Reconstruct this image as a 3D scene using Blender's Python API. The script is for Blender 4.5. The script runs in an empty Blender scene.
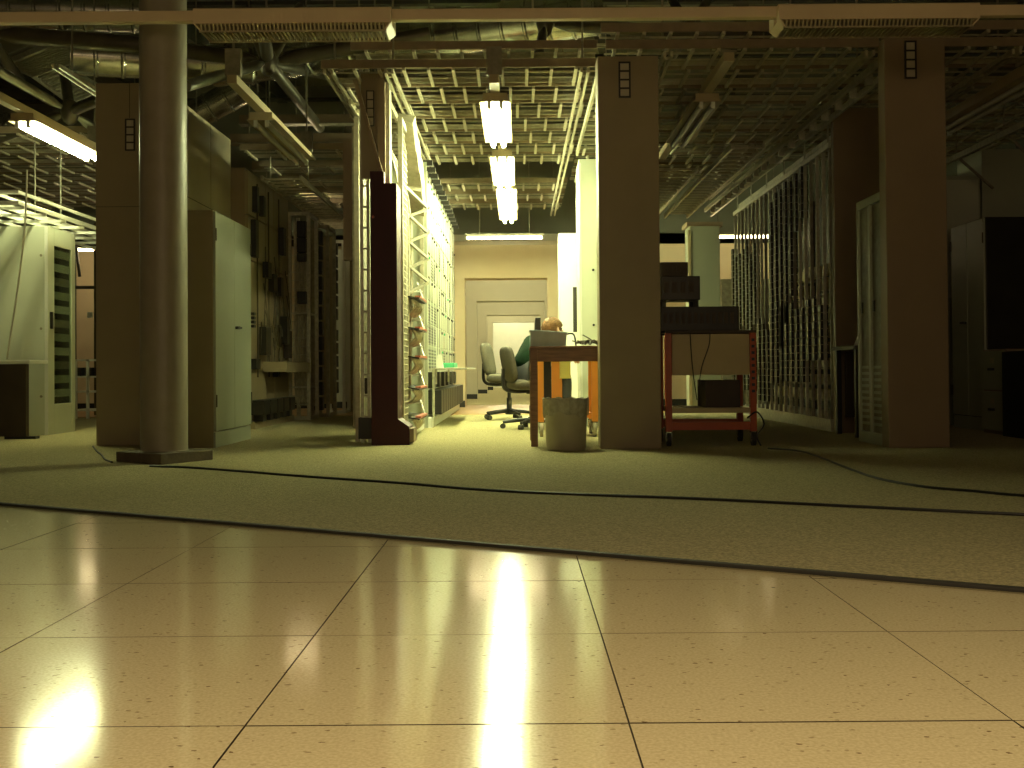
import bpy, bmesh, math, random
from mathutils import Matrix, Vector
R = math.radians
random.seed(7)
scn = bpy.context.scene
col = scn.collection

# ------------------------------------------------------------------ camera
FPX = 1130.0
PITCH, ROLL = 0.8, -0.42
CAMZ = 0.553
cam_d = bpy.data.cameras.new('camera')
cam = bpy.data.objects.new('camera', cam_d); col.objects.link(cam)
cam_d.sensor_width = 36.0
cam_d.lens = FPX / 1024 * 36
cam_d.clip_start = 0.02; cam_d.clip_end = 200
cam_d.shift_x = -6 / 1024
cam_d.shift_y = (-FPX * math.tan(R(PITCH)) - 14) / 1024
CM = Matrix.Translation((0, 0, CAMZ)) @ Matrix.Rotation(R(90 + PITCH), 4, 'X') @ Matrix.Rotation(R(ROLL), 4, 'Z')
cam.matrix_world = CM
scn.camera = cam
CR = CM.to_3x3()
def ray(px, py):
    l = Vector(((px - 512) / FPX + cam_d.shift_x * 1024 / FPX, (384 - py) / FPX + cam_d.shift_y * 1024 / FPX, -1))
    return CR @ l
def P(px, py, D):
    d = ray(px, py); return Vector((0, 0, CAMZ)) + d * (D / d.y)
def X(px, D): return P(px, 370, D).x
def Z(px, py, D): return P(px, py, D).z
def F(px, py, z=0.0):
    d = ray(px, py); return Vector((0, 0, CAMZ)) + d * ((z - CAMZ) / d.z)

# ------------------------------------------------------------------ world, big lights, exposure
w = bpy.data.worlds.new('world'); scn.world = w; w.use_nodes = True
w.node_tree.nodes['Background'].inputs[0].default_value = (0.10, 0.085, 0.05, 1)
w.node_tree.nodes['Background'].inputs[1].default_value = 0.02
YB_L = -4.3
def area(name, loc, rot, size, size_y, power, colr):
    l = bpy.data.lights.new(name, 'AREA'); l.shape = 'RECTANGLE'; l.size = size; l.size_y = size_y
    l.energy = power; l.color = colr
    o = bpy.data.objects.new(name, l); col.objects.link(o); o.location = loc; o.rotation_euler = rot
    return o
hl = area('hall_lamp', (0.3, -0.1, 4.2), (0, 0, 0), 2.6, 0.8, 82, (1.0, 0.745, 0.42))   # ceiling lamp of the front hall
hl.data.spread = R(108)
area('foyer_light', (0, YB_L, 1.9), (R(90), 0, 0), 5.0, 2.4, 76, (1.0, 0.72, 0.40))       # lit foyer opening behind the photographer
scn.view_settings.view_transform = 'Standard'; scn.view_settings.look = 'None'
scn.view_settings.exposure = 0.0; scn.view_settings.gamma = 1.0
scn.view_settings.use_curve_mapping = False

LAMP = (0.93, 1.0, 0.50)      # greenish yellow fluorescent
WARM = (1.0, 0.80, 0.42)

# ------------------------------------------------------------------ materials
MATS = {}
def mat(name, c, rough=0.55, metal=0.0, var=0.12, scale=6.0, bump=0.0, bscale=120.0, emit=None, estr=0.0, spec=0.5, coat=0.0, alpha=1.0, stretch=None):
    m = bpy.data.materials.new(name); m.use_nodes = True
    nt = m.node_tree; b = nt.nodes['Principled BSDF']
    tc = nt.nodes.new('ShaderNodeTexCoord'); vec = tc.outputs['Object']
    if stretch:
        mp = nt.nodes.new('ShaderNodeMapping'); mp.inputs['Scale'].default_value = stretch
        nt.links.new(vec, mp.inputs['Vector']); vec = mp.outputs['Vector']
    n = nt.nodes.new('ShaderNodeTexNoise'); n.inputs['Scale'].default_value = scale; n.inputs['Detail'].default_value = 4
    nt.links.new(vec, n.inputs['Vector'])
    r = nt.nodes.new('ShaderNodeValToRGB')
    lo = [x * (1 - var) for x in c]; hi = [min(1, x * (1 + var)) for x in c]
    r.color_ramp.elements[0].position = 0.3; r.color_ramp.elements[1].position = 0.7
    r.color_ramp.elements[0].color = (*lo, 1); r.color_ramp.elements[1].color = (*hi, 1)
    nt.links.new(n.outputs['Fac'], r.inputs['Fac']); nt.links.new(r.outputs['Color'], b.inputs['Base Color'])
    b.inputs['Roughness'].default_value = rough; b.inputs['Metallic'].default_value = metal
    b.inputs['Specular IOR Level'].default_value = spec
    b.inputs['Coat Weight'].default_value = coat
    if alpha < 1: b.inputs['Alpha'].default_value = alpha
    if bump:
        n2 = nt.nodes.new('ShaderNodeTexNoise'); n2.inputs['Scale'].default_value = bscale; n2.inputs['Detail'].default_value = 3
        nt.links.new(vec, n2.inputs['Vector'])
        bp = nt.nodes.new('ShaderNodeBump'); bp.inputs['Strength'].default_value = bump; bp.inputs['Distance'].default_value = 0.01
        nt.links.new(n2.outputs['Fac'], bp.inputs['Height']); nt.links.new(bp.outputs['Normal'], b.inputs['Normal'])
    if emit:
        b.inputs['Emission Color'].default_value = (*emit, 1); b.inputs['Emission Strength'].default_value = estr
    MATS[name] = m
    return m

def terrazzo():
    m = bpy.data.materials.new('terrazzo'); m.use_nodes = True
    nt = m.node_tree; b = nt.nodes['Principled BSDF']; L = nt.links.new
    tc = nt.nodes.new('ShaderNodeTexCoord')
    geo = nt.nodes.new('ShaderNodeNewGeometry')
    n = nt.nodes.new('ShaderNodeTexNoise'); n.inputs['Scale'].default_value = 160; n.inputs['Detail'].default_value = 2
    L(geo.outputs['Position'], n.inputs['Vector'])
    base = nt.nodes.new('ShaderNodeValToRGB')
    base.color_ramp.elements[0].position = .35; base.color_ramp.elements[1].position = .65
    base.color_ramp.elements[0].color = (.63, .55, .335, 1); base.color_ramp.elements[1].color = (.76, .68, .44, 1)
    L(n.outputs['Fac'], base.inputs['Fac'])
    # dark chips: small cells of a stretched voronoi, only some of them
    mp = nt.nodes.new('ShaderNodeMapping'); mp.inputs['Scale'].default_value = (52, 80, 50); mp.inputs['Rotation'].default_value = (0, 0, .5)
    L(geo.outputs['Position'], mp.inputs['Vector'])
    nd = nt.nodes.new('ShaderNodeTexNoise'); nd.inputs['Scale'].default_value = 1.4
    L(mp.outputs['Vector'], nd.inputs['Vector'])
    ad = nt.nodes.new('ShaderNodeMixRGB'); ad.blend_type = 'ADD'; ad.inputs['Fac'].default_value = 0.8
    L(mp.outputs['Vector'], ad.inputs['Color1']); L(nd.outputs['Color'], ad.inputs['Color2'])
    v = nt.nodes.new('ShaderNodeTexVoronoi'); v.inputs['Scale'].default_value = 1.0
    L(ad.outputs['Color'], v.inputs['Vector'])
    lt = nt.nodes.new('ShaderNodeMath'); lt.operation = 'LESS_THAN'; lt.inputs[1].default_value = 0.23
    L(v.outputs['Distance'], lt.inputs[0])
    sp = nt.nodes.new('ShaderNodeSeparateColor'); L(v.outputs['Color'], sp.inputs['Color'])
    g = nt.nodes.new('ShaderNodeMath'); g.operation = 'GREATER_THAN'; g.inputs[1].default_value = 0.72
    L(sp.outputs['Red'], g.inputs[0])
    mu = nt.nodes.new('ShaderNodeMath'); mu.operation = 'MULTIPLY'; L(lt.outputs[0], mu.inputs[0]); L(g.outputs[0], mu.inputs[1])
    m2 = nt.nodes.new('ShaderNodeMath'); m2.operation = 'MULTIPLY'; L(mu.outputs[0], m2.inputs[0]); L(sp.outputs['Green'], m2.inputs[1])
    mix = nt.nodes.new('ShaderNodeMixRGB'); mix.inputs['Color2'].default_value = (.20, .13, .06, 1)
    L(m2.outputs[0], mix.inputs['Fac']); L(base.outputs['Color'], mix.inputs['Color1'])
    L(mix.outputs['Color'], b.inputs['Base Color'])
    # uneven wax polish
    n3 = nt.nodes.new('ShaderNodeTexNoise'); n3.inputs['Scale'].default_value = 3.0; n3.inputs['Detail'].default_value = 5
    L(geo.outputs['Position'], n3.inputs['Vector'])
    mr = nt.nodes.new('ShaderNodeMapRange'); mr.inputs['To Min'].default_value = .09; mr.inputs['To Max'].default_value = .15
    L(n3.outputs['Fac'], mr.inputs['Value']); L(mr.outputs['Result'], b.inputs['Roughness'])
    b.inputs['Specular IOR Level'].default_value = .55
    n4 = nt.nodes.new('ShaderNodeTexNoise'); n4.inputs['Scale'].default_value = 9
    L(geo.outputs['Position'], n4.inputs['Vector'])
    bp = nt.nodes.new('ShaderNodeBump'); bp.inputs['Strength'].default_value = .012; bp.inputs['Distance'].default_value = .01
    L(n4.outputs['Fac'], bp.inputs['Height']); L(bp.outputs['Normal'], b.inputs['Normal'])
    return m
TERR = terrazzo()
def carpet_mat():
    m = mat('carpet', (.42, .365, .185), .95, var=.42, scale=105, bump=.9, bscale=260, spec=.1)
    nt = m.node_tree; b = nt.nodes['Principled BSDF']
    b.inputs['Sheen Weight'].default_value = .15
    return m
M = dict(
    carpet=carpet_mat(),
    grout=mat('grout', (.09, .065, .035), .8),
    lino=mat('lino', (.42, .24, .09), .35, scale=3),
    wall=mat('wall_paint', (.62, .55, .42), .8, var=.04, scale=2, bump=.05),
    wall_green=mat('corridor_paint', (.56, .52, .39), .8, var=.04, scale=2),
    wall_dark=mat('wall_dark', (.10, .09, .065), .9, var=.1, scale=1.5),
    wall_peach=mat('wall_peach', (.66, .54, .36), .8, var=.05, scale=2),
    roof=mat('roof_board', (.20, .20, .15), .8, var=.12, scale=1.2),
    roof_dark=mat('roof_rib', (.055, .055, .045), .7),
    panel=mat('beige_laminate', (.31, .25, .15), .5, var=.05, scale=4, bump=.04, bscale=300),
    panel_d=mat('brown_laminate', (.27, .20, .125), .5, var=.05, scale=4),
    seam=mat('seam', (.08, .065, .04), .7),
    concrete=mat('column_paint', (.30, .26, .20), .42, var=.07, scale=8, bump=.06, bscale=90),
    plinth=mat('plinth_stone', (.13, .10, .065), .8, var=.25, scale=14, bump=.3, bscale=60),
    cab=mat('grey_green_enamel', (.40, .42, .31), .38, var=.04, scale=3),
    cab_l=mat('pale_enamel', (.56, .58, .46), .38, var=.04, scale=3),
    white=mat('white_enamel', (.74, .74, .66), .4, var=.04),
    galv=mat('galvanised', (.48, .46, .37), .42, metal=.35, var=.2, scale=30),
    galv_d=mat('dull_galvanised', (.26, .235, .17), .5, metal=.3, var=.2, scale=20),
    ladder=mat('ladder_zinc', (.46, .42, .30), .45, metal=.25, var=.15, scale=25),
    ladder_rail=mat('ladder_rail_shaded', (.25, .19, .115), .5, metal=.1, var=.12, scale=12),  # zinc rail with the shade of its front face put into the colour
    duct=mat('spiral_duct', (.62, .62, .55), .22, metal=.95, var=.15, scale=10, bump=.05, bscale=40),
    tube_dark=mat('dark_steel_tube', (.11, .095, .065), .38, metal=.4, var=.15, scale=9),
    tube_lt=mat('steel_tube', (.36, .35, .27), .35, metal=.6, var=.15, scale=9),
    beam=mat('rail_beige', (.74, .60, .40), .45, var=.06, scale=4),
    lamp_body=mat('lamp_body', (.44, .35, .20), .45, var=.05),
    louvre=mat('louvre_alu', (.50, .44, .29), .3, metal=.5, var=.1),
    maroon=mat('maroon_laminate', (.040, .006, .009), .45, spec=.25, var=.08, scale=5),
    black=mat('black_plastic', (.016, .015, .013), .45, var=.2),
    dark=mat('dark_metal', (.026, .023, .017), .4, metal=.2, var=.2),
    brownbox=mat('brown_box', (.05, .034, .022), .6, var=.15),
    wood=mat('table_wood', (.20, .095, .04), .4, var=.25, scale=9, stretch=(1, 8, 8)),
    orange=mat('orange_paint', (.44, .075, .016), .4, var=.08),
    orange_lit=mat('orange_paint_lit', (.80, .30, .05), .4, var=.08),  # the trolley orange again, with lamplight put into the colour
    cream=mat('cream_panel', (.50, .41, .24), .5, var=.05),
    bin=mat('bin_plastic', (.42, .38, .28), .45, var=.1),
    bag=mat('bin_liner', (.55, .53, .43), .25, var=.2, scale=30, bump=.5, bscale=25, alpha=.75),
    chair=mat('chair_fabric', (.078, .068, .050), .9, var=.15, scale=60, bump=.2, bscale=300),
    chrome=mat('chrome', (.6, .6, .55), .15, metal=1),
    rubber=mat('rubber', (.03, .028, .022), .7),
    crate=mat('blue_grey_plastic', (.50, .62, .68), .45, var=.1, scale=12),
    paper=mat('yellow_paper', (.88, .84, .36), .8, var=.03),
    green=mat('green_plastic', (.05, .35, .16), .4),
    red=mat('red_plastic', (.42, .10, .06), .45),
    jacket=mat('dark_green_cloth', (.007, .020, .010), .95, spec=.08, var=.3, scale=18, bump=.3, bscale=60),
    trouser=mat('dark_trousers', (.05, .05, .055), .9, var=.2),
    skin=mat('skin', (.62, .36, .24), .5, var=.06),
    hair=mat('ginger_hair', (.19, .085, .022), .6, var=.55, scale=40, bump=1.0, bscale=120, stretch=(1, 1, 4)),
    cable=mat('black_cable', (.014, .014, .012), .4),
    wire=mat('pale_wire', (.50, .46, .34), .5, var=.3, scale=20),
    wire_d=mat('dark_wire', (.10, .085, .055), .6, var=.4, scale=20),
    mod_a=mat('module_pale', (.25, .26, .19), .4, var=.06),
    mod_b=mat('module_olive', (.15, .155, .105), .4, var=.06),
    mirror=mat('glass_dark', (.05, .06, .05), .08, spec=.8),
    cell=mat('label_card', (.50, .45, .33), .6),
    reflector=mat('reflector_white', (.8, .8, .7), .35),
)
def emitter(name, c, s):
    m = bpy.data.materials.new(name); m.use_nodes = True
    nt = m.node_tree; nt.nodes.clear()
    e = nt.nodes.new('ShaderNodeEmission'); e.inputs[0].default_value = (*c, 1); e.inputs[1].default_value = s
    o = nt.nodes.new('ShaderNodeOutputMaterial'); nt.links.new(e.outputs[0], o.inputs[0])
    return m
TUBE_ON = emitter('tube_corridor', LAMP, 225)
TUBE_AISLE = emitter('tube_aisle', WARM, 40)
TUBE_LEFT = emitter('tube_left', LAMP, 95)
TUBE_FAR = emitter('tube_far', WARM, 26)
TUBE_HALL = emitter('tube_hall', (1, .97, .58), 230)
TUBE_OFF = mat('tube_unlit', (.62, .60, .50), .3, var=.03)
def glass_mat():
    m = bpy.data.materials.new('cabinet_glass'); m.use_nodes = True
    nt = m.node_tree; nt.nodes.clear()
    t = nt.nodes.new('ShaderNodeBsdfTransparent'); t.inputs[0].default_value = (.75, .8, .72, 1)
    g = nt.nodes.new('ShaderNodeBsdfGlossy'); g.inputs['Roughness'].default_value = .06
    n = nt.nodes.new('ShaderNodeTexNoise'); n.inputs['Scale'].default_value = 4
    r = nt.nodes.new('ShaderNodeMapRange'); r.inputs['To Min'].default_value = .10; r.inputs['To Max'].default_value = .2
    nt.links.new(n.outputs['Fac'], r.inputs['Value'])
    x = nt.nodes.new('ShaderNodeMixShader'); nt.links.new(r.outputs['Result'], x.inputs[0])
    nt.links.new(t.outputs[0], x.inputs[1]); nt.links.new(g.outputs[0], x.inputs[2])
    o = nt.nodes.new('ShaderNodeOutputMaterial'); nt.links.new(x.outputs[0], o.inputs[0])
    return m
GLASS = glass_mat()
def translucent(m, amt):
    nt = m.node_tree; b = nt.nodes['Principled BSDF']; o = [n for n in nt.nodes if n.type == 'OUTPUT_MATERIAL'][0]
    tr_ = nt.nodes.new('ShaderNodeBsdfTranslucent'); nt.links.new(b.inputs['Base Color'].links[0].from_socket, tr_.inputs['Color'])
    mx = nt.nodes.new('ShaderNodeMixShader'); mx.inputs[0].default_value = amt
    nt.links.new(b.outputs[0], mx.inputs[1]); nt.links.new(tr_.outputs[0], mx.inputs[2]); nt.links.new(mx.outputs[0], o.inputs[0])
translucent(M['paper'], .6)

# ------------------------------------------------------------------ helpers
def wloc(o):
    v = Vector((0, 0, 0))
    while o: v += o.location; o = o.parent
    return v
def link(o):
    col.objects.link(o); return o
class MB:
    def __init__(s): s.v = []; s.f = []
    def add(s, vs, fs):
        n = len(s.v); s.v += [tuple(p) for p in vs]; s.f += [tuple(i + n for i in f) for f in fs]; return s
    def box(s, x0, x1, y0, y1, z0, z1):
        if x0 > x1: x0, x1 = x1, x0
        if y0 > y1: y0, y1 = y1, y0
        if z0 > z1: z0, z1 = z1, z0
        return s.add([(x0,y0,z0),(x1,y0,z0),(x1,y1,z0),(x0,y1,z0),(x0,y0,z1),(x1,y0,z1),(x1,y1,z1),(x0,y1,z1)],
                     [(0,3,2,1),(4,5,6,7),(0,1,5,4),(1,2,6,5),(2,3,7,6),(3,0,4,7)])
    def obox(s, c, size, rot):
        a, b, d = [q / 2 for q in size]; c = Vector(c)
        vs = [c + rot @ Vector((x*a, y*b, z*d)) for z in (-1, 1) for (x, y) in ((-1,-1),(1,-1),(1,1),(-1,1))]
        return s.add(vs, [(0,3,2,1),(4,5,6,7),(0,1,5,4),(1,2,6,5),(2,3,7,6),(3,0,4,7)])
    def bar(s, p0, p1, wd, ht):
        p0, p1 = Vector(p0), Vector(p1); d = p1 - p0
        z = d.normalized(); up = Vector((0, 0, 1))
        if abs(z.z) > .95: up = Vector((0, 1, 0))
        x = z.cross(up).normalized(); y = x.cross(z)
        rot = Matrix((x, z, y)).transposed()
        return s.obox((p0 + p1) / 2, (wd, d.length, ht), rot)
    def cyl(s, p0, p1, r, n=10, r2=None, cap=True):
        return s.path([p0, p1], [r, r if r2 is None else r2], n, cap)
    def path(s, pts, r, n=6, cap=True):
        pts = [Vector(p) for p in pts]; k = len(pts)
        rs = r if isinstance(r, (list, tuple)) else [r] * k
        t0 = (pts[1] - pts[0]).normalized()
        up = Vector((0, 0, 1)) if abs(t0.z) < .9 else Vector((0, 1, 0))
        x = t0.cross(up).normalized(); base = len(s.v); vs = []; fs = []
        for i in range(k):
            t = (pts[min(i+1, k-1)] - pts[max(i-1, 0)]).normalized()
            x = (x - t * x.dot(t)).normalized(); y = t.cross(x)
            for j in range(n):
                a = 2 * math.pi * j / n
                vs.append(pts[i] + (x * math.cos(a) + y * math.sin(a)) * rs[i])
        for i in range(k - 1):
            for j in range(n):
                j2 = (j + 1) % n
                fs.append((i*n+j, i*n+j2, (i+1)*n+j2, (i+1)*n+j))
        if cap:
            fs.append(tuple(reversed(range(n)))); fs.append(tuple((k-1)*n + j for j in range(n)))
        return s.add(vs, fs)
    def lathe(s, prof, c, n=24, cap=True):
        c = Vector(c)
        vs = [c + Vector((r*math.cos(2*math.pi*j/n), r*math.sin(2*math.pi*j/n), z)) for r, z in prof for j in range(n)]
        k = len(prof); fs = []
        for i in range(k-1):
            for j in range(n):
                j2 = (j+1) % n; fs.append((i*n+j, i*n+j2, (i+1)*n+j2, (i+1)*n+j))
        if cap:
            fs.append(tuple(reversed(range(n)))); fs.append(tuple((k-1)*n+j for j in range(n)))
        return s.add(vs, fs)
    def prism(s, poly, a0, a1, axis='z'):
        def p(q, a):
            return {'z': (q[0], q[1], a), 'y': (q[0], a, q[1]), 'x': (a, q[0], q[1])}[axis]
        n = len(poly)
        vs = [p(q, a0) for q in poly] + [p(q, a1) for q in poly]
        fs = [tuple(range(n)), tuple(reversed(range(n, 2*n)))] + [(i, i+n, (i+1) % n + n, (i+1) % n) for i in range(n)]
        return s.add(vs, fs)
    def build(s, name, m, parent=None, smooth=False, bevel=0.0, segs=2):
        me = bpy.data.meshes.new(name)
        if parent is not None:
            off = wloc(parent)
        else:
            xs = [q[0] for q in s.v]; ys = [q[1] for q in s.v]; zs = [q[2] for q in s.v]
            off = Vector(((min(xs)+max(xs))/2, (min(ys)+max(ys))/2, min(zs)))
        me.from_pydata([tuple(Vector(q) - off) for q in s.v], [], s.f)
        bm = bmesh.new(); bm.from_mesh(me); bmesh.ops.recalc_face_normals(bm, faces=bm.faces); bm.to_mesh(me); bm.free()
        if smooth:
            me.polygons.foreach_set('use_smooth', [True] * len(me.polygons))
            me.set_sharp_from_angle(angle=R(40))
        me.materials.append(m)
        o = link(bpy.data.objects.new(name, me))
        if parent is not None: o.parent = parent
        else: o.location = off
        if bevel:
            b = o.modifiers.new('bevel', 'BEVEL'); b.width = bevel; b.segments = segs; b.limit_method = 'ANGLE'
        return o
def box(name, m, parent, x0, x1, y0, y1, z0, z1, bevel=0.0):
    return MB().box(x0, x1, y0, y1, z0, z1).build(name, m, parent, bevel=bevel)
def tag(o, label, cat, group=None):
    o['label'] = label; o['category'] = cat
    if group: o['group'] = group
    return o
def struct(o, label=None):
    o['kind'] = 'structure'
    if label: o['label'] = label
    return o
def thing(name, label, cat, loc=(0, 0, 0), group=None):
    o = link(bpy.data.objects.new(name, None)); o.location = loc; o.empty_display_size = .1
    return tag(o, label, cat, group)
def inst(src, parent, delta):
    c = src.copy(); col.objects.link(c); c.parent = parent
    c.location = src.location + Vector(delta); return c
def copy_tree(o, parent=None):
    c = o.copy(); col.objects.link(c); c.parent = parent
    for ch in list(o.children): copy_tree(ch, c)
    return c
def curve(pts, k=6):
    """Catmull-Rom through points"""
    pts = [Vector(p) for p in pts]; out = []
    q = [2*pts[0]-pts[1]] + pts + [2*pts[-1]-pts[-2]]
    for i in range(1, len(q)-2):
        for j in range(k):
            t = j / k
            out.append(.5*((2*q[i]) + (q[i+1]-q[i-1])*t + (2*q[i-1]-5*q[i]+4*q[i+1]-q[i+2])*t*t + (3*q[i]-q[i-1]-3*q[i+1]+q[i+2])*t**3))
    out.append(pts[-1]); return out
ORD = ['first','second','third','fourth','fifth','sixth','seventh','eighth','ninth','tenth','eleventh','twelfth','thirteenth','fourteenth','fifteenth','sixteenth','seventeenth','eighteenth','nineteenth','twentieth']
ZC = 0.008       # top of the carpet

# ================================================================== THE SETTING
XL, XR, YB, YF, ROOFZ = -8.2, 7.6, -4.5, 36.0, 4.9
fl = struct(MB().box(XL, XR, YB, YF, -.15, -.006).build('floor', M['grout']), 'pale speckled terrazzo tile floor')
# carpet edge runs diagonally
EA, EB = F(0, 505), F(1024, 592)
sl = (EB.y - EA.y) / (EB.x - EA.x)
def edge_y(x): return EA.y + sl * (x - EA.x)
TS = 0.6
bmq = MB().box(-.2985, .2985, -.298, .298, -.006, 0).build('tile', TERR, fl)
bmq.data.materials.append(M['grout'])
for p_ in bmq.data.polygons:
    if p_.normal.z < .5: p_.material_index = 1
bmq.location = Vector((0, 0, 0)); first = True
base_off = wloc(fl)
x_j, y_j = F(601, 634).x, F(540, 634).y
for i in range(-9, 9):
    for j in range(-9, 9):
        cx, cy = x_j + (i + .5) * TS, y_j + (j + .5) * TS
        if cy - .3 > max(edge_y(cx - .3), edge_y(cx + .3)) + .02 or cx < XL + .3 or cx > XR - .3 or cy < YB + .3: continue
        if cx < -5 or cx > 4.4 or cy < -3: continue
        t = bmq if first else bmq.copy()
        if not first: col.objects.link(t)
        first = False; t.parent = fl
        t.location = Vector((cx, cy, 0)) + Vector((0, 0, random.uniform(-.0004, .0004)))
# tiles meshes were built relative to the floor: shift so that locations are world positions
for v in bmq.data.vertices: v.co += base_off
for t in fl.children: t.location -= base_off
cp = struct(MB().prism([(XL, edge_y(XL)), (XR, edge_y(XR)), (XR, YF), (XL, YF)], -.005, ZC, 'z').build('floor_carpet', M['carpet']), 'olive beige short pile carpet beyond the diagonal edge')
d = Vector((1, sl, 0)).normalized(); nrm = Vector((-d.y, d.x, 0))
a, b_ = Vector((XL, edge_y(XL), 0)), Vector((XR, edge_y(XR), 0))
tr = MB(); tr.bar(a - nrm*.012 + Vector((0,0,.006)), b_ - nrm*.012 + Vector((0,0,.006)), .028, .014)
tr = struct(tr.build('trim_1', M['rubber'], None, bevel=.004), 'black edging strip along the carpet')
m2 = MB(); m2.bar(a - nrm*.031 + Vector((0,0,.002)), b_ - nrm*.031 + Vector((0,0,.002)), .006, .004)
m2.build('metal_lip', M['chrome'], tr)
struct(MB().box(XL, XR, 13.9, 17.6, ZC, ZC + .004).build('floor_lino', M['lino']), 'orange brown smooth floor strip before the far wall')

struct(MB().box(XL-.2, XL, YB-.2, YF+.2, -.15, ROOFZ+.6).build('wall_left', M['wall_dark']))
struct(MB().box(XR, XR+.2, YB-.2, YF+.2, -.15, ROOFZ+.6).build('wall_right', M['wall_dark']))
struct(MB().box(XL, XR, YB-.2, YB, -.15, ROOFZ+.6).build('wall_rear', M['wall_dark']))
struct(MB().box(XL, XR, YF, YF+.2, -.15, ROOFZ+.6).build('wall_end', M['wall_dark']))
# far partition with the doorway
FY = 16.6
dl, dr = X(465, FY), X(548, FY); dtop = Z(506, 278, FY); ptop = Z(506, 245, FY)
pw = MB()
pw.box(XL, dl, FY, FY+.4, ZC, ptop).box(dr, XR, FY, FY+.4, ZC, ptop).box(dl, dr, FY, FY+.4, dtop, ptop)
struct(pw.build('wall_far', M['wall_peach']), 'warm cream partition wall with the corridor doorway')
bb = MB().box(XL, dl-.002, FY-.015, FY, ZC+.004, .11).box(dr+.002, XR, FY-.015, FY, ZC+.004, .11)
struct(bb.build('baseboard_far', M['black']))
struct(MB().box(XL, XR, FY+.55, FY+.65, 2.62, ROOFZ).build('wall_upper_added', M['roof']), 'added olive wall standing in for roof above the far partition')  # added wall in roof colour, catches lamplight in the dark roof gap
# long corridor beyond
cw = MB().box(dl-.32, dl-.2, FY+.4, 35.2, ZC, 2.5); struct(cw.build('wall_corridor_left', M['wall_green']))
cw = MB().box(dr+.2, dr+.32, FY+.4, 35.2, ZC, 2.5); struct(cw.build('wall_corridor_right', M['wall_green']))
struct(MB().box(dl-.32, dr+.32, FY+.4, 35.2, 2.5, 2.6).build('ceiling_corridor', M['wall_green']))
struct(MB().box(dl-.32, dr+.32, 34.6, 34.75, ZC, 2.5).build('wall_corridor_end', M['white']), 'pale wall closing the long corridor')
for k, (yy, py, lx, rx) in enumerate(((21.5, 301, 477, 545), (26.5, 315, 487, 541), (31.0, 322, 493, 535))):
    tz = Z(506, py, yy)
    f = MB().box(dl-.2, X(lx, yy), yy, yy+.45, ZC, 2.5).box(X(rx, yy), dr+.2, yy, yy+.45, ZC, 2.5).box(X(lx, yy), X(rx, yy), yy, yy+.45, tz, 2.5)
    o = struct(f.build('trim_%d' % (k+2), M['wall_green'])); o['label'] = ['nearest inner doorway surround in the long corridor', 'middle doorway surround in the long corridor', 'farthest doorway surround in the long corridor'][k]
    box('skirting', M['black'], o, dl-.2, X(lx, yy)+.004, yy-.012, yy, ZC, .10)
# roof boards with ribs
rf = struct(MB().box(XL, XR, YB, YF, ROOFZ, ROOFZ+.15).build('ceiling', M['roof']), 'dark boarded roof above the ducts')
rib0 = None
k = 0
xx = XL + .8
while xx < XR:
    rb = MB().bar((xx - 1.2, 6.5, ROOFZ - .13), (xx + 1.2, 22, ROOFZ - .13), .14, .26).build('rib', M['roof_dark'], rf); xx += 1.7
yy = 8
while yy < 24:
    MB().box(XL, XR, yy, yy+.1, ROOFZ-.3, ROOFZ-.26).build('purlin', M['roof_dark'], rf); yy += 2.2

# ================================================================== LUMINAIRES
def tube_lamp(name, label, x, y0, y1, z, tube_mat, rail0=None, rail1=None, hang=True, tubes=(-.045, .045), top=2.738, group='batten lamps under the cable ladders'):
    t = thing(name, label, 'lamp', (x, y0, z), group)
    MB().prism([(x-.09, z+.075), (x+.09, z+.075), (x+.09, z+.03), (x+.115, z+.012), (x-.115, z+.012), (x-.09, z+.03)], y0, y1, 'y').build('housing', M['lamp_body'], t)
    for dx in tubes:
        MB().cyl((x+dx, y0+.03, z-.012), (x+dx, y1-.03, z-.012), .021, 10).build('tube', tube_mat, t, smooth=True)
        for ys in (y0+.005, y1-.035): box('socket', M['white'], t, x+dx-.014, x+dx+.014, ys, ys+.03, z-.04, z+.012)
    if rail0 is not None:
        MB().box(x-.035, x+.035, rail0, rail1, z+.075, z+.135).build('mounting_rail', M['lamp_body'], t)
        for yy in (rail0+.05, rail1-.05):
            MB().box(x-.055, x+.055, yy-.03, yy+.03, z+.135, min(top, 2.86)).build('bracket', M['galv_d'], t)
            if top > 3: MB().cyl((x, yy, 2.86), (x, yy, top), .008, 6).build('hanger_rod', M['galv_d'], t)
    return t
CX = -.155
LZ = 2.52
def lamp_y(py, px=500, z=LZ):
    d = ray(px, py); return (z - CAMZ) / d.z * d.y
tube_lamp('fluorescent_lamp', 'glaring twin tube fluorescent lamp nearest over the corridor', CX, lamp_y(103), lamp_y(144), LZ, TUBE_ON, 8.0, lamp_y(144)+.2)
lamp1 = bpy.data.objects['fluorescent_lamp']
MB().box(CX-.055, CX+.055, 8.02, 8.08, 2.738, 2.86).build('bracket', M['galv_d'], lamp1)
MB().box(CX-.03, CX+.03, 9.0, 9.05, LZ+.135, 2.738).build('bracket', M['galv_d'], lamp1)
tube_lamp('fluorescent_lamp', 'second lit fluorescent lamp along the corridor', CX+.02, lamp_y(158), lamp_y(187), LZ, TUBE_ON, lamp_y(158)-.2, lamp_y(187)+.1)
tube_lamp('fluorescent_lamp', 'farthest lit fluorescent lamp over the corridor', CX+.04, lamp_y(190), lamp_y(221), LZ, TUBE_ON, lamp_y(190)-.1, lamp_y(221)+.2)
LX = -3.95
tube_lamp('fluorescent_lamp', 'lit fluorescent lamp at the left above the glass door cabinet', LX, 9.0, 10.5, LZ+.04, TUBE_LEFT, 7.9, 10.6, top=ROOFZ)
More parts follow.
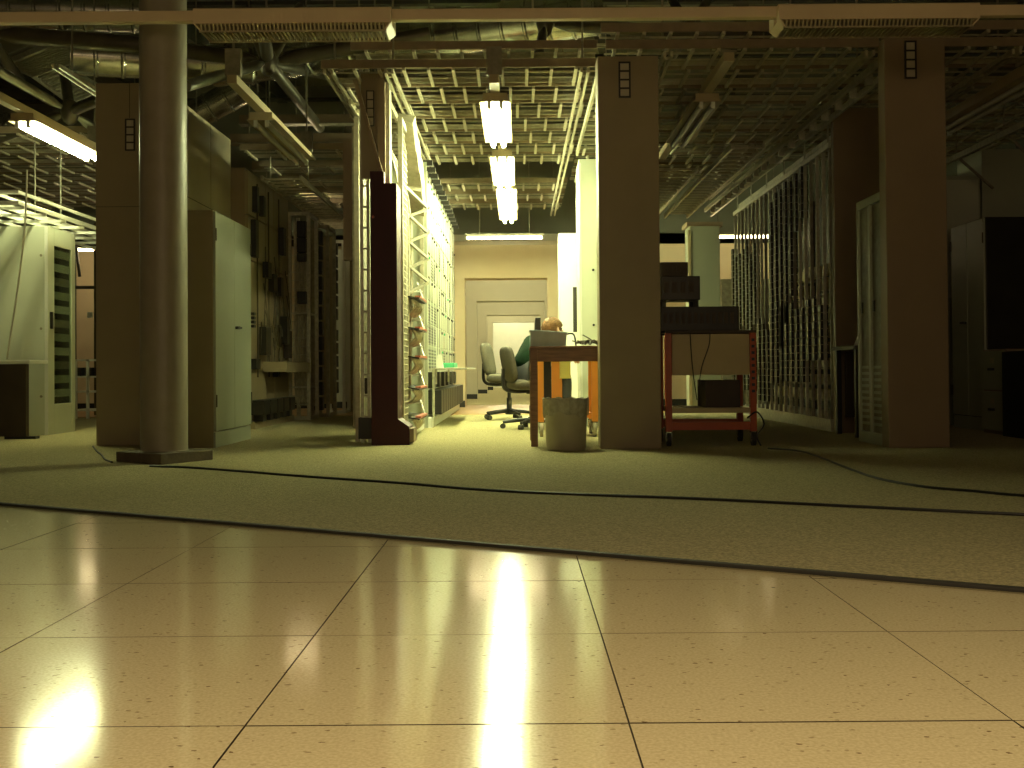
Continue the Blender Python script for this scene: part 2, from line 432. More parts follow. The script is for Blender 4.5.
tube_lamp('fluorescent_lamp', 'unlit twin tube batten between round column and maroon post', X(283, 9.7), 8.9, 10.6, 2.53, TUBE_OFF, 8.0, 10.9, top=ROOFZ)
tube_lamp('fluorescent_lamp', 'unlit batten lamp right of the central end panel', X(690, 9.6), 8.6, 10.2, 2.58, TUBE_OFF, 7.7, 11.3)
tube_lamp('fluorescent_lamp', 'unlit batten lamp right of the tall right end panel', X(985, 8.9), 7.9, 9.7, 2.58, TUBE_OFF, 7.7, 10.6)
def cross_lamp(label, x0, x1, y, z, m, posts=True):
    t = thing('fluorescent_lamp', label, 'lamp', ((x0+x1)/2, y, z), 'cross lamps along the far wall')
    MB().box(x0, x1, y-.05, y+.07, z+.025, z+.055).build('housing', M['galv_d'], t)
    MB().cyl((x0+.03, y-.02, z), (x1-.03, y-.02, z), .02, 8).build('tube', m, t, smooth=True)
    for xx in (x0+.01, x1-.03): box('socket', M['white'], t, xx, xx+.02, y-.04, y, z-.02, z+.03)
    for xx in (x0+.2, x1-.2): MB().cyl((xx, y, z+.055), (xx, y, ROOFZ), .006, 6).build('hanger_rod', M['galv_d'], t)
    return t
yy = 15.4
cross_lamp('lit lamp strip mounted crosswise above the corridor doorway', X(466, yy), X(545, yy), yy, Z(505, 238, yy), TUBE_FAR)
yy = 15.7
cross_lamp('lit lamp strip glimpsed beside the grey pillar at the back right', X(705, yy), X(790, yy), yy, Z(735, 237, yy), TUBE_FAR)
cross_lamp('lit lamp strip at the back left beyond the white cabinet', X(40, yy), X(150, yy), yy, Z(80, 250, yy), TUBE_FAR)
cross_lamp('lit lamp strip at the back above the left open racks', X(281, 14), X(323, 14), 14.0, Z(300, 179, 14.0), TUBE_AISLE)
for k, yy in enumerate((19.2, 24.2, 29.0, 33.0)):
    t = thing('corridor_lamp', ORD[k] + ' ceiling lamp inside the long back corridor', 'lamp', ((dl+dr)/2, yy, 2.42), 'ceiling lamps of the long corridor')
    xm = (dl+dr)/2
    MB().box(xm-.5, xm+.5, yy-.08, yy+.08, 2.46, 2.5).build('housing', M['white'], t)
    MB().cyl((xm-.47, yy, 2.435), (xm+.47, yy, 2.435), .022, 8).build('tube', TUBE_HALL, t, smooth=True)
    box('socket', M['white'], t, xm-.5, xm-.47, yy-.03, yy+.03, 2.41, 2.46)
    box('socket', M['white'], t, xm+.47, xm+.5, yy-.03, yy+.03, 2.41, 2.46)

# front suspended rail with louvred luminaires
RD = 6.55
ra, rb = P(-160, 20.5, RD), P(1180, 9.5, RD)
rzm = (ra.z + rb.z) / 2
rail = thing('lighting_rail', 'long beige lighting rail hanging across the front of the hall', 'lighting rail', (0, RD, rzm))
MB().box(ra.x, rb.x, RD-.03, RD+.03, rzm-.032, rzm+.032).build('rail', M['beam'], rail, bevel=.006)
for xx in (-3.1, -1.45, .1, 1.6, 3.1):
    MB().cyl((xx, RD, rzm+.03), (xx, RD, ROOFZ), .006, 6).build('hanger_rod', M['galv_d'], rail)
def louvre_lamp(label, x0, x1):
    zt = rzm - .005
    t = thing('louvred_luminaire', label, 'lamp', ((x0+x1)/2, RD, zt), 'louvred luminaires on the front rail')
    y0, y1 = RD-.10, RD+.16
    zb = zt - .062
    # upper body in front of and over the rail
    MB().prism([(y0, zt+.022), (y0+.012, zt+.03), (RD-.034, zt+.03), (RD-.034, zb), (y0, zb)], x0, x1, 'x').build('housing', M['beam'], t)
    MB().prism([(RD+.034, zt+.03), (y1, zt+.03), (y1, zb), (RD+.034, zb)], x0, x1, 'x').build('housing', M['beam'], t)
    fr = MB(); zl = zb - .040
    fr.box(x0+.03, x1-.03, y0+.022, y0+.032, zl-.004, zl+.006).box(x0+.03, x1-.03, y1-.032, y1-.022, zl-.004, zl+.006)
    fr.build('louvre_frame', M['louvre'], t)
    for xx in (x0, x1):
        sgn = 1 if xx == x0 else -1
        MB().add([(xx, y0, zb), (xx, y1, zb), (xx+sgn*.035, y1-.025, zl), (xx+sgn*.035, y0+.025, zl),
                  (xx+sgn*.012, y0, zb), (xx+sgn*.012, y1, zb), (xx+sgn*.047, y1-.025, zl), (xx+sgn*.047, y0+.025, zl)],
                 [(0,1,2,3),(4,7,6,5),(0,4,5,1),(1,5,6,2),(2,6,7,3),(3,7,4,0)]).build('end_cap', M['beam'], t)
    sl_ = MB(); n = 46
    for i in range(n):
        xx = x0 + .045 + (x1-x0-.09) * i / (n-1)
        sl_.add([(xx-.005, y0+.002, zb), (xx+.005, y0+.002, zb), (xx+.005, y1-.002, zb), (xx-.005, y1-.002, zb),
                 (xx-.005, y0+.024, zl), (xx+.005, y0+.024, zl), (xx+.005, y1-.024, zl), (xx-.005, y1-.024, zl)],
                [(0,3,2,1),(4,5,6,7),(0,1,5,4),(1,2,6,5),(2,3,7,6),(3,0,4,7)])
    o = sl_.build('louvre', M['louvre'], t); o['kind'] = 'stuff'
    MB().box(x0+.05, x1-.05, y0+.05, y0+.06, zb-.03, zb-.001).build('reflector', M['seam'], t)
    return t
louvre_lamp('unlit louvred luminaire on the front rail beside the round column', X(194, RD-.1), X(393, RD-.1))
louvre_lamp('unlit louvred luminaire on the front rail over the right end panel', X(783, RD-.1), X(985, RD-.1))

# ================================================================== ROUND COLUMN
CD = 6.98
cxx = X(164, CD)
t = thing('round_column', 'tall round painted column standing on a square stone plinth', 'column', (cxx, CD, 0))
MB().lathe([(.142, .068), (.142, ROOFZ)], (cxx, CD, 0), 48).build('shaft', M['concrete'], t, smooth=True)
MB().lathe([(.146, .068), (.150, .074), (.143, .078)], (cxx, CD, 0), 48, cap=False).build('base_ring', M['concrete'], t, smooth=True)
pf, pl_, pr_ = F(161, 466), F(116, 463), F(213, 461)
pb = pl_ + pr_ - pf
MB().prism([(pf.x, pf.y), (pr_.x, pr_.y), (pb.x, pb.y), (pl_.x, pl_.y)], ZC, .07, 'z').build('plinth', M['plinth'], t, bevel=.004)

# ================================================================== END PANELS
def nameplate(parent, x0, x1, z0, z1, y, n=4, tilt=0):
    fr = MB(); h = (z1-z0)
    w_ = (x1-x0); e = w_*.14
    fr.box(x0, x0+e, y-.012, y, z0, z1).box(x1-e, x1, y-.012, y, z0, z1)
    for i in range(n+1):
        zz = z0 + (h-e)*i/n; fr.box(x0+e, x1-e, y-.012, y, zz, zz+e)
    f = fr.build('nameplate', M['black'], parent)
    for i in range(n):
        za = z0 + (h-e)*i/n + e; zb = z0 + (h-e)*(i+1)/n
        box('label_card', M['cell'], f, x0+e, x1-e, y-.006, y, za, zb)
    return f
def end_panel(label, x0, x1, y, dep, zt, m, plate=None, seams=()):
    t = thing('end_panel', label, 'end panel', ((x0+x1)/2, y, ZC), 'rack row end panels')
    MB().box(x0, x1, y, y+dep, ZC, zt).build('board', m, t, bevel=.004)
    if plate:
        a0, a1, b0, b1 = plate
        nameplate(t, X(a0, y), X(a1, y), Z(a0, b1, y), Z(a0, b0, y), y)
    for (sx0, sx1, sz0, sz1) in seams: box('seam', M['seam'], t, sx0, sx1, y-.002, y, sz0, sz1)
    return t
DL, DC, DR = 8.5, 7.75, 7.65
LXa, LXb = X(96, DL), X(96, DL) + .46
LT = Z(120, 83, DL)
end_panel('tall beige end panel behind the round column', LXa, LXb, DL, .12, LT, M['panel'], (126, 136, 119, 151), [(X(130, DL), X(130.6, DL), Z(130, 118, DL), LT), (LXa+.003, LXb-.003, Z(120, 207, DL), Z(120, 206.5, DL))])
CXa, CXb = X(600, DC), X(661, DC)
CT = Z(628, 56, DC)
end_panel('tall brown end panel between work table and orange trolley', CXa, CXb, DC, .22, CT, M['panel'], (621, 633, 62, 98))
RXa, RXb = X(888, DR), X(949, DR)
end_panel('tall dark end panel at the right beside the narrow locker', RXa, RXb, DR, .14, Z(915, 38, DR), M['panel_d'], (908, 920, 41, 79))
# second board deeper at the right, closing the distribution frame
B2 = 9.45
end_panel('dark brown end panel closing the distribution frame', X(836, B2), X(836, B2)+.62, B2, .08, Z(860, 108, B2), M['panel_d'])

# ================================================================== LEFT ROW
t = thing('equipment_rack', 'closed beige rack casing running back behind the left end panel', 'rack', ((LXa+LXb)/2, DL+1.3, ZC))
for k in range(3):
    ya, yb = DL+.125+k*.7, DL+.125+(k+1)*.7-.006
    MB().box(LXa+.01, LXb-.004, ya, yb, ZC, LT+.02).build('side_panel', M['panel'], t, bevel=.003)
    for zz in (1.05, 2.0): box('seam', M['seam'], t, LXb-.004, LXb-.002, ya, yb, zz, zz+.006)

# two-door cabinet in the aisle
def door_cabinet(label, x0, x1, y0, y1, zt, m, face='+x', handle_z=None, cat='cabinet', louvre=False, nseam=True, hand='far'):
    t = thing('steel_cabinet', label, cat, ((x0+x1)/2, (y0+y1)/2, ZC))
    z0 = ZC
    if face == '+x': fx, s = x1, 1
    else: fx, s = x0, -1
    MB().box(x0 + (0 if s > 0 else .02), x1 - (.02 if s > 0 else 0), y0, y1, z0, zt).build('body', M['panel'] if m is M['cab'] else m, t, bevel=.004)
    ym = (y0+y1)/2
    MB().box(fx-s*.02, fx-s*.006, y0+.004, y1-.004, z0, z0+.11).build('plinth_panel', m, t)
    for q, (ya, yb) in enumerate(((y0+.004, ym-.003), (ym+.003, y1-.004))):
        dz0 = z0+.118
        dd = MB().box(fx-s*.019, fx, ya, yb, dz0, zt-.006).build('door', m, t, bevel=.004)
        hy = ya+.004 if q == 0 else yb-.004
        for zz in (.3, zt-.22):
            box('hinge', M['seam'], dd, fx, fx+s*.006, hy-.008, hy+.008, zz, zz+.09)
        if louvre:
            for k in range(9):
                zz = .3+k*.045; box('louvre_slot', M['seam'], dd, fx, fx+s*.003, ya+.06, yb-.06, zz, zz+.018)
    hz = handle_z or .93
    hb = MB().cyl((fx, ym+.03, hz), (fx+s*.035, ym+.03, hz), .012, 10)
    hb.bar((fx+s*.035, ym-.05, hz), (fx+s*.035, ym+.07, hz), .014, .016)
    hb.build('handle', M['black'], t)
    return t
D0 = F(216, 449).y
cx1 = X(216, D0)
door_cabinet('grey green two door steel cabinet beside the round column', cx1-.42, cx1, D0, D0+1.08, Z(213, 210, D0), M['cab'], '+x', handle_z=Z(238, 328, 8.75))

# wiring rack beyond the cabinet
WX = -2.56
W0, W1 = 10.74, 12.62
def wy(v): return W0 + (v - 9.35) * (W1 - W0) / 3.0
t = thing('wiring_rack', 'dim beige wiring rack with relay boxes beyond the grey green cabinet', 'rack', (WX-.2, 11.6, ZC))
MB().box(WX-.5, WX-.03, W0, W1, ZC, 2.5).build('frame', M['panel_d'], t)
for k in range(5):
    y = W0 + k*(W1-W0)/5
    for (za, zb) in ((.15, .55), (.56, 1.02), (1.03, 1.62), (1.63, 2.05), (2.06, 2.48)):
        MB().box(WX-.03, WX-.004*random.random(), y+.006, y+(W1-W0)/5-.006, za+.004, zb-.004).build('panel', M['panel'], t)
for (y0, y1, z0, z1, dp, mm) in ((9.5, 9.72, 1.66, 2.02, .05, 'black'), (10.3, 10.55, 1.5, 1.66, .06, 'black'), (10.05, 10.2, 2.1, 2.3, .05, 'black'), (9.6, 9.75, 2.1, 2.35, .05, 'black'),
                             (10.7, 11.0, 1.38, 1.56, .06, 'black'), (11.2, 11.4, 1.35, 1.55, .07, 'dark'), (11.6, 11.8, .85, 1.15, .08, 'dark'), (9.5, 9.8, .58, .68, .05, 'black'), (10.05, 10.4, .72, 1.0, .07, 'dark'),
                             (11.9, 12.1, .7, 1.0, .07, 'brownbox'), (11.5, 11.7, 1.8, 2.1, .06, 'dark'), (11.0, 11.1, .5, .58, .06, 'dark')):
    MB().box(WX, WX+dp, wy(y0), wy(y1), z0, z1).build('relay_box', M[mm], t, bevel=.004)
for zz in (.98, 1.02, 1.06, 1.10): MB().box(WX, WX+.03, wy(9.5), wy(9.62), zz, zz+.025).build('relay_box', M['black'], t)
wb = MB()
for k in range(18):
    yy = wy(10.0 + random.random()*2.2); z0 = random.uniform(.5, 1.0); z1 = z0 + random.uniform(.2, .9)
    wb.path(curve([(WX+.01, yy, z0), (WX+.035, yy+random.uniform(-.06,.06), (z0+z1)/2), (WX+.01, yy+random.uniform(-.1,.1), z1)], 4), .006, 5)
for k in range(8):
    wb.path([(WX+.03+.012*math.cos(a), wy(11.3)+.07*math.cos(a)+.008*k, .93+.12*math.sin(a)) for a in [i*.5 for i in range(13)]], .006, 5)
wb.build('wire_bundle', M['wire_d'], t, smooth=True)['kind'] = 'stuff'
for yy in (9.9, 10.7, 11.5):
    MB().box(WX, WX+.012, wy(yy), wy(yy)+.015, .5, 2.4).build('wire_strip', M['seam'], t)
MB().box(WX, WX+.24, wy(10.3), wy(12.3), Z(285, 372, 11.8), Z(285, 362, 11.8)).build('shelf', M['panel'], t, bevel=.004)
for k in range(5):
    yy = wy(9.45 + k*.5); o = MB().box(WX, WX+.13, yy, yy+.26, .14, .28); o.box(WX+.02, WX+.11, yy+.05, yy+.2, .076, .14)
    o.build('battery_box', M['black'], t, bevel=.004)
MB().box(WX-.5, WX+.06, W0, W1, ZC, .075).build('base', M['panel'], t)

# open racks further back on that row
def open_rack(label, x0, x1, y0, y1, zt, blocks, wires, mm='galv', shelves=(), black_w=.10, face_back=None):
    t = thing('open_rack', label, 'rack', ((x0+x1)/2, (y0+y1)/2, ZC))
    for (a, b) in ((x0, y0), (x1, y0), (x0, y1), (x1, y1)):
        MB().box(a-.02, a+.02, b-.02, b+.02, ZC, zt).build('post', M[mm], t)
    for zz in (ZC+.001, zt-.04):
        MB().box(x0+.02, x1-.02, y0-.018, y0+.018, zz, zz+.04).build('crossbar', M[mm], t)
        MB().box(x1-.018, x1+.018, y0+.02, y1-.02, zz, zz+.04).build('crossbar', M[mm], t)
    for zz in shelves:
        MB().box(x0+.021, x1-.021, y0+.0, y1-.0, zz, zz+.02).build('shelf', M[mm], t)
    if face_back:
        MB().box(x0+.0, x1-.021, y1-.012, y1+.012, .15, zt-.08).build('back_plate', M[face_back], t)
    for (bx, by, z0, z1) in blocks:
        MB().box(bx, bx+black_w, by, by+.12, z0, z1).build('relay_block', M['black'], t, bevel=.004)
    if wires:
        wb = MB()
        for k in range(wires):
            xx = random.uniform(x0+.04, x1-.04); yy = random.uniform(y0+.03, y1-.05)
            wb.path(curve([(xx, yy, .2), (xx+random.uniform(-.03,.03), yy, .9), (xx+random.uniform(-.03,.03), yy, 1.5), (xx+random.uniform(-.02,.02), yy, zt-.1)], 3), .006, 5)
        wb.build('wire_bundle', M['wire'], t, smooth=True)['kind'] = 'stuff'
        hb = MB()
        for k in range(22):
            zz = .18 + k*(zt-.4)/21; hb.box(x0+.02, x1-.02, y0-.006, y0+.006, zz, zz+.010)
        hb.build('guide_wires', M['galv'], t)['kind'] = 'stuff'
    return t
ya = 12.75
open_rack('open wiring rack full of pale vertical wires beyond the beige wiring rack', X(290, ya), X(309, ya), ya, ya+.5, Z(300, 212, ya),
          [(X(299, ya), ya-.10, Z(300, b, ya), Z(300, a, ya)) for a, b in ((222, 238), (239, 253), (254, 262), (292, 304))], 26, 'galv', (Z(300, 314, ya), Z(300, 388, ya)), face_back='galv_d')
ya = 13.6
open_rack('open rack with a tall column of black relay blocks', X(313, ya), X(328, ya), ya, ya+.5, Z(320, 225, ya),
          [(X(315.5, ya), ya-.10, Z(320, a+13, ya), Z(320, a, ya)) for a in range(232, 405, 15)], 0, 'galv_d', (), face_back='panel')
ya = 14.6
open_rack('pale open rack with two stacks of black relay blocks near the back', X(330, ya), X(344, ya), ya, ya+.4, Z(338, 240, ya),
          [(X(331.5, ya), ya-.10, Z(338, a+11, ya), Z(338, a, ya)) for a in (244, 257, 270, 283, 296, 309, 330, 343, 356, 369, 382)], 0, 'white', (), black_w=.09, face_back='white')
t = thing('support_post', 'slim pale post standing behind the left open racks', 'post', (X(351, 15.2), 15.2, ZC+.004))
MB().lathe([(.085, ZC+.004), (.085, .05), (.055, .06), (.055, 2.7)], (X(351, 15.2), 15.2, 0), 20).build('shaft', M['panel'], t, smooth=True)
MB().lathe([(.075, 2.7), (.075, ROOFZ)], (X(351, 15.2), 15.2, 0), 20).build('upper_shaft', M['galv_d'], t, smooth=True)

# ================================================================== MAROON POST AND CENTRE LEFT ROW
MD = 8.3
ma, mb_, mc = X(371, MD), X(397.5, MD), X(409, MD)
ztA, ztB = Z(377, 171, MD), Z(390, 183, MD)
t = thing('rack_end_post', 'dark maroon rack end post with a stepped foot', 'post', ((ma+mb_)/2, MD, ZC))
MB().prism([(ma, ZC), (mc, ZC), (mc, Z(400, 427, MD)), (mb_, Z(400, 419, MD)), (mb_, ztB), (X(385, MD), ztB), (X(385, MD), ztA), (ma, ztA)], MD, MD+.3, 'y').build('casing', M['maroon'], t, bevel=.003)
MB().box(mc, mc+.03, MD+.02, MD+.28, ZC+.02, ZC+.12).build('foot_cover', M['panel_d'], t)
MB().cyl((X(374, MD), MD-.006, Z(374, 217, MD)), (X(374, MD), MD, Z(374, 217, MD)), .010, 10).build('indicator', M['red'], t)
# vertical cable ladder left of it
xa, xb = X(361.5, 8.55), X(368, 8.55)
t = thing('vertical_cable_ladder', 'upright cable ladder left of the maroon post', 'cable ladder', ((xa+xb)/2, 8.6, ZC))
for xx in (xa, xb): MB().box(xx-.012, xx+.012, 8.6, 8.63, ZC, 2.86).build('rail', M['galv'], t)
r0 = MB().box(xa+.012, xb-.012, 8.605, 8.625, .2, .215).build('rung', M['galv'], t)
for k in range(1, 17): inst(r0, t, (0, 0, k*.16))
MB().box(xa-.03, xb+.05, 8.58, 8.75, .03+ZC, .2).build('clamp_box', M['dark'], t)
MB().box(xa-.02, xb+.02, 8.64, 8.75, .38, .5).build('clamp_box', M['dark'], t)
# frame head with nameplate above the post
hx0, hx1 = X(366, 8.5), X(388, 8.5)
t = thing('row_header_frame', 'brown row header frame with nameplate above the maroon post', 'rack header', ((hx0+hx1)/2, 8.5, 2.0))
MB().box(X(380, 8.45), X(387, 8.45), 8.41, 8.55, ztA, Z(383, 70, 8.45)).build('post', M['panel_d'], t)
MB().box(X(387.5, 8.5), X(391.5, 8.5), 8.46, 8.6, ztB, Z(389, 84, 8.5)).build('lit_post', M['galv'], t)
MB().box(X(362, 8.5), X(379.5, 8.5), 8.52, 8.56, Z(370, 178, 8.5), Z(370, 72, 8.5)).build('board', M['panel'], t)
nameplate(t, X(367.5, 8.5), X(375.5, 8.5), Z(370, 126, 8.5), Z(370, 90, 8.5), 8.52)
MB().bar(P(355, 80, 8.4), P(381, 172, 8.4), .03, .05).build('brace', M['panel_d'], t)
MB().box(X(344, 9.0), X(357, 9.0), 9.0, 9.06, Z(355, 260, 9.0), Z(355, 141, 9.0)).build('hanging_board', M['panel_d'], t)

# section one: open frame with swing trays
SX = X(428, 10.75)          # aisle face of the row
t = thing('tray_rack', 'lit open rack with sloping wire trays behind the maroon post', 'rack', (SX-.15, 9.6, ZC))
Y0, Y1 = 8.72, 10.7
for yy in (Y0, Y1-.05):
    for xx in (SX-.40, SX-.06): MB().box(xx, xx+.035, yy, yy+.035, ZC, 2.52).build('post', M['ladder'], t)
for zz in (ZC+.0, 2.48):
    for xx in (SX-.40, SX-.06): MB().box(xx, xx+.03, Y0+.036, Y1-.051, zz, zz+.045).build('rail', M['white'], t)
MB().box(SX-.425, SX-.405, 8.77, 9.75, .12, 2.46).build('back_board', M['galv_d'], t)  # rear board, height and length set to block corridor lamplight
MB().box(SX-.425, SX-.405, 9.76, Y1, 1.95, 2.46).build('light_block_board', M['galv_d'], t)  # added board, blocks corridor lamplight from the upper left row
mesh = MB()
for k in range(46):
    zz = .2 + k*.05; mesh.box(SX-.058, SX-.048, Y0+.04, Y0+.62, zz, zz+.008)
for k in range(8):
    yy = Y0+.06+k*.075; mesh.box(SX-.056, SX-.05, yy, yy+.008, .12, 2.48)
mesh.build('wire_mesh', M['wire'], t)['kind'] = 'stuff'
trz = [Z(412, q, 9.7) for q in (300, 330, 358, 388, 417)]
for zz in trz:
    y0 = 9.35
    MB().prism([(SX-.3, zz+.04), (SX+.04, zz-.012), (SX+.04, zz+.0), (SX-.3, zz+.055)], y0, y0+.8, 'y').build('tray', M['dark'], t)
    o = MB().box(SX-.0, SX+.045, y0+.05, y0+.75, zz, zz+.018).build('label_strip', M['red'], t)
    hc = MB()
    for k in range(5):
        yy = y0+.08+k*.15
        hc.path(curve([(SX-.02, yy, zz-.01), (SX-.0, yy+.04, zz-.07), (SX-.08, yy+.05, zz-.13), (SX-.2, yy, zz-.1)], 4), .012, 6)
    hc.build('hanging_cable', M['wire'], t, smooth=True)['kind'] = 'stuff'
    MB().bar((SX+.02, y0+.82, zz-.005), (SX-.06, y0+.98, zz+.20), .012, .012).build('stay', M['galv'], t)
    MB().box(SX-.3, SX, y0+.81, y0+.83, zz+.10, zz+.112).build('tray_bracket', M['white'], t)
for q in (205, 230, 256, 280):
    zz = Z(412, q, 9.7)
    MB().bar((SX-.08, 9.45, zz+.12), (SX+.07, 9.9, zz), .022, .022).build('swing_arm', M['galv'], t)
    MB().bar((SX-.08, 9.45, zz-.14), (SX+.07, 9.9, zz-.01), .022, .022).build('swing_arm', M['galv_d'], t)
for (q, yy) in ((128, 9.0), (150, 9.3), (172, 9.6), (196, 9.8)):
    zz = Z(410, q, yy)
    rot = Matrix.Rotation(R(-32), 3, 'X') @ Matrix.Rotation(R(12), 3, 'Y')
    MB().obox((SX-.03, yy+.2, zz), (.14, .34, .09), rot).build('cable_block', M['ladder'], t, bevel=.005)
cb = MB()
for k in range(14):
    xx = SX-.05-.02*random.random()
    cb.path(curve([(xx-.2, Y0+.1+.05*k, 2.5), (xx-.05, Y0+.15+.06*k, 2.2), (xx, Y0+.2+.07*k, 1.8), (xx, Y0+.22+.07*k, 1.2), (xx-.02, Y0+.2+.07*k, .3)], 4), .008, 5)
cb.build('wire_bundle', M['wire'], t, smooth=True)['kind'] = 'stuff'

# section two: brightly lit switch rack
S2, S3 = 10.75, 15.9
ST = 2.52
t = thing('switch_rack', 'brightly lit switching rack with rows of pale modules along the corridor', 'rack', (SX-.2, 13, ZC))
MB().box(SX-.42, SX-.05, S2, S3, ZC, ST).build('frame', M['cab'], t, bevel=.003)
MB().box(SX-.16, SX-.0, S2-.02, S2-.001, ZC, ST+.02).build('side_board', M['cab'], t)
MB().box(SX-.05, SX+.03, S2, S3, ZC, .10).build('base', M['white'], t)
rows = [(.56, .80), (.81, 1.02), (1.03, 1.25), (1.26, 1.48), (1.49, 1.72), (1.73, 1.96), (1.97, 2.20), (2.21, 2.46)]
nb = 14; pitch = (S3-S2)/nb
for r_, (za, zb) in enumerate(rows):
    for c_ in range(nb):
        ya, yb = S2 + c_*pitch, S2 + (c_+1)*pitch
        dp = random.choice([0, .002, .004, .0, .003])
        md = MB().box(SX-.05, SX-.03+dp, ya+.008, yb-.008, za+.006, zb-.006).build('module', M[random.choice(['mod_a', 'mod_a', 'mod_b', 'mod_b', 'galv_d'])], t)
        if (c_ in (1, 2, 3) and r_ in (0, 1, 2)) or random.random() < .12:
            for k in range(6):
                zz = za+.02+k*(zb-za-.04)/6; box('slot', M['black'], md, SX-.03+dp, SX-.028+dp, ya+.03, yb-.03, zz, zz+.018)
        elif random.random() < .6:
            yy = ya + random.uniform(.04, .2)
            box('indicator', M[random.choice(['black', 'dark', 'black', 'dark', 'dark', 'green'])], md, SX-.03+dp, SX-.015+dp, yy, yy+.03, zb-.05, zb-.025)
for c_ in range(nb):
    ya = S2 + c_*pitch
    MB().box(SX-.032, SX-.024, ya-.007, ya+.007, .54, ST).build('upright', M['white'], t)
for c_ in range(1, nb-1):
    ya = S2 + c_*pitch
    MB().box(SX-.05, SX+.10, ya+.03, ya+pitch-.03, .12, .36).build('power_unit', M['black'], t, bevel=.006)
    if c_ % 2 == 0: MB().box(SX-.05, SX-.01, ya+.05, ya+pitch-.05, .38, .53).build('fan_tray', M['galv'], t)
    else: MB().box(SX-.05, SX+.03, ya+.05, ya+pitch-.08, .38, .54).build('power_unit', M['dark'], t, bevel=.004)
for c_ in range(0, nb*2, 2):
    ya = S2 + c_*pitch/2
    MB().box(SX-.04, SX+.05, ya+.05, ya+.12, ST, ST+.05).build('top_connector', M['dark'], t)
zz = Z(450, 368, 12.2)
t = thing('work_shelf', 'slim metal work shelf jutting from the lit switching rack', 'shelf', (SX+.15, 12.3, zz))
MB().box(SX+.035, SX+.36, 11.0, 13.3, zz-.016, zz).build('board', M['galv'], t, bevel=.003)
for yy in (11.1, 13.1): MB().bar((SX+.05, yy, zz-.016), (SX+.05, yy, zz-.16), .02, .02).build('bracket', M['galv'], t)
MB().cyl((SX+.03, 11.03, ZC), (SX+.03, 11.03, zz-.016), .012, 8).build('leg', M['galv'], t)
t = tag(MB().box(SX+.06, SX+.22, 11.3, 11.9, zz, zz+.05).build('component_tray', M['green'], None, bevel=.006), 'small green tray on the metal work shelf', 'tray')
cbx = MB().prism([(SX+.05, zz), (SX+.12, zz), (SX+.10, zz+.13), (SX+.07, zz+.13)], 11.08, 11.2, 'y')
tag(cbx.build('paper_cup', M['white'], None), 'little white container beside the green tray', 'container')

# ================================================================== CENTRE RIGHT ROW: pale end boards in the corridor
t = thing('pale_cabinet', 'tall pale cabinet standing behind the work table', 'cabinet', (.8, 11, ZC))
ya = 10.9
xa = X(580.5, ya)
MB().box(xa, xa+.46, ya, ya+.55, ZC, Z(588, 159, ya)).build('body', M['cab_l'], t, bevel=.004)
MB().box(xa+.003, xa+.02, ya-.004, ya, .05, Z(588, 163, ya)).build('edge_strip', M['white'], t)
for q in (270, 325, 350, 372):
    MB().cyl((X(594, ya), ya-.02, Z(594, q, ya)), (X(594, ya), ya, Z(594, q, ya)), .012, 8).build('knob', M['black'], t)
ya = 14.6
xa = X(560, ya)
t = thing('pale_cabinet', 'bluish white cabinet with dark slot beside the corridor doorway', 'cabinet', (xa+.3, ya+.3, ZC))
MB().box(xa, xa+.6, ya, ya+.5, ZC+.004, Z(568, 233, ya)).build('body', M['white'], t, bevel=.004)
MB().box(X(573.5, ya), X(579, ya), ya-.006, ya, Z(578, 332, ya), Z(578, 287, ya)).build('slot', M['dark'], t)

for lb, x0, y0, y1 in (('plain grey rack standing behind the central end panel', .805, 8.15, 10.85), ('plain grey rack farther back behind the tall pale cabinet', .80, 11.5, 13.4)):
    t = thing('equipment_rack', lb, 'rack', (x0+.1, y0, ZC))
    n = 3
    for k in range(n):
        ya, yb = y0+(y1-y0)*k/n, y0+(y1-y0)*(k+1)/n-.006
        bd = MB().box(x0+.012, x0+.19, ya, yb, ZC, 2.70).build('bay', M['panel'], t, bevel=.003)
        for q in range(4): box('door_panel', M['cab'], bd, x0, x0+.012, ya+.01, yb-.01, .12+q*.64, .74+q*.64)

# ================================================================== WORK TABLE AND THINGS ON IT
TD = 8.03; ED = 9.15
tx0, tx1 = X(530, TD), .80
tz = Z(560, 346, TD)
t = thing('work_table', 'brown wooden work table tucked behind the central end panel', 'table', ((tx0+tx1)/2, TD+.35, ZC))
MB().box(tx0, tx1, TD-.01, TD+.75, tz-.022, tz).build('tabletop', M['wood'], t, bevel=.004)
MB().box(tx0+.05, tx1-.05, TD+.005, TD+.025, tz-.105, tz-.022).build('apron', M['wood'], t)
MB().box(tx0+.05, tx1-.05, TD+.715, TD+.735, tz-.105, tz-.022).build('apron', M['wood'], t)
MB().box(tx0+.012, tx0+.03, TD+.05, TD+.69, tz-.105, tz-.022).build('apron', M['wood'], t)
MB().box(tx1-.03, tx1-.012, TD+.05, TD+.69, tz-.105, tz-.022).build('apron', M['wood'], t)
for xx in (tx0+.004, tx1-.054):
    for yy in (TD, TD+.69): MB().box(xx, xx+.05, yy, yy+.05, ZC, tz-.022).build('leg', M['wood'], t, bevel=.003)
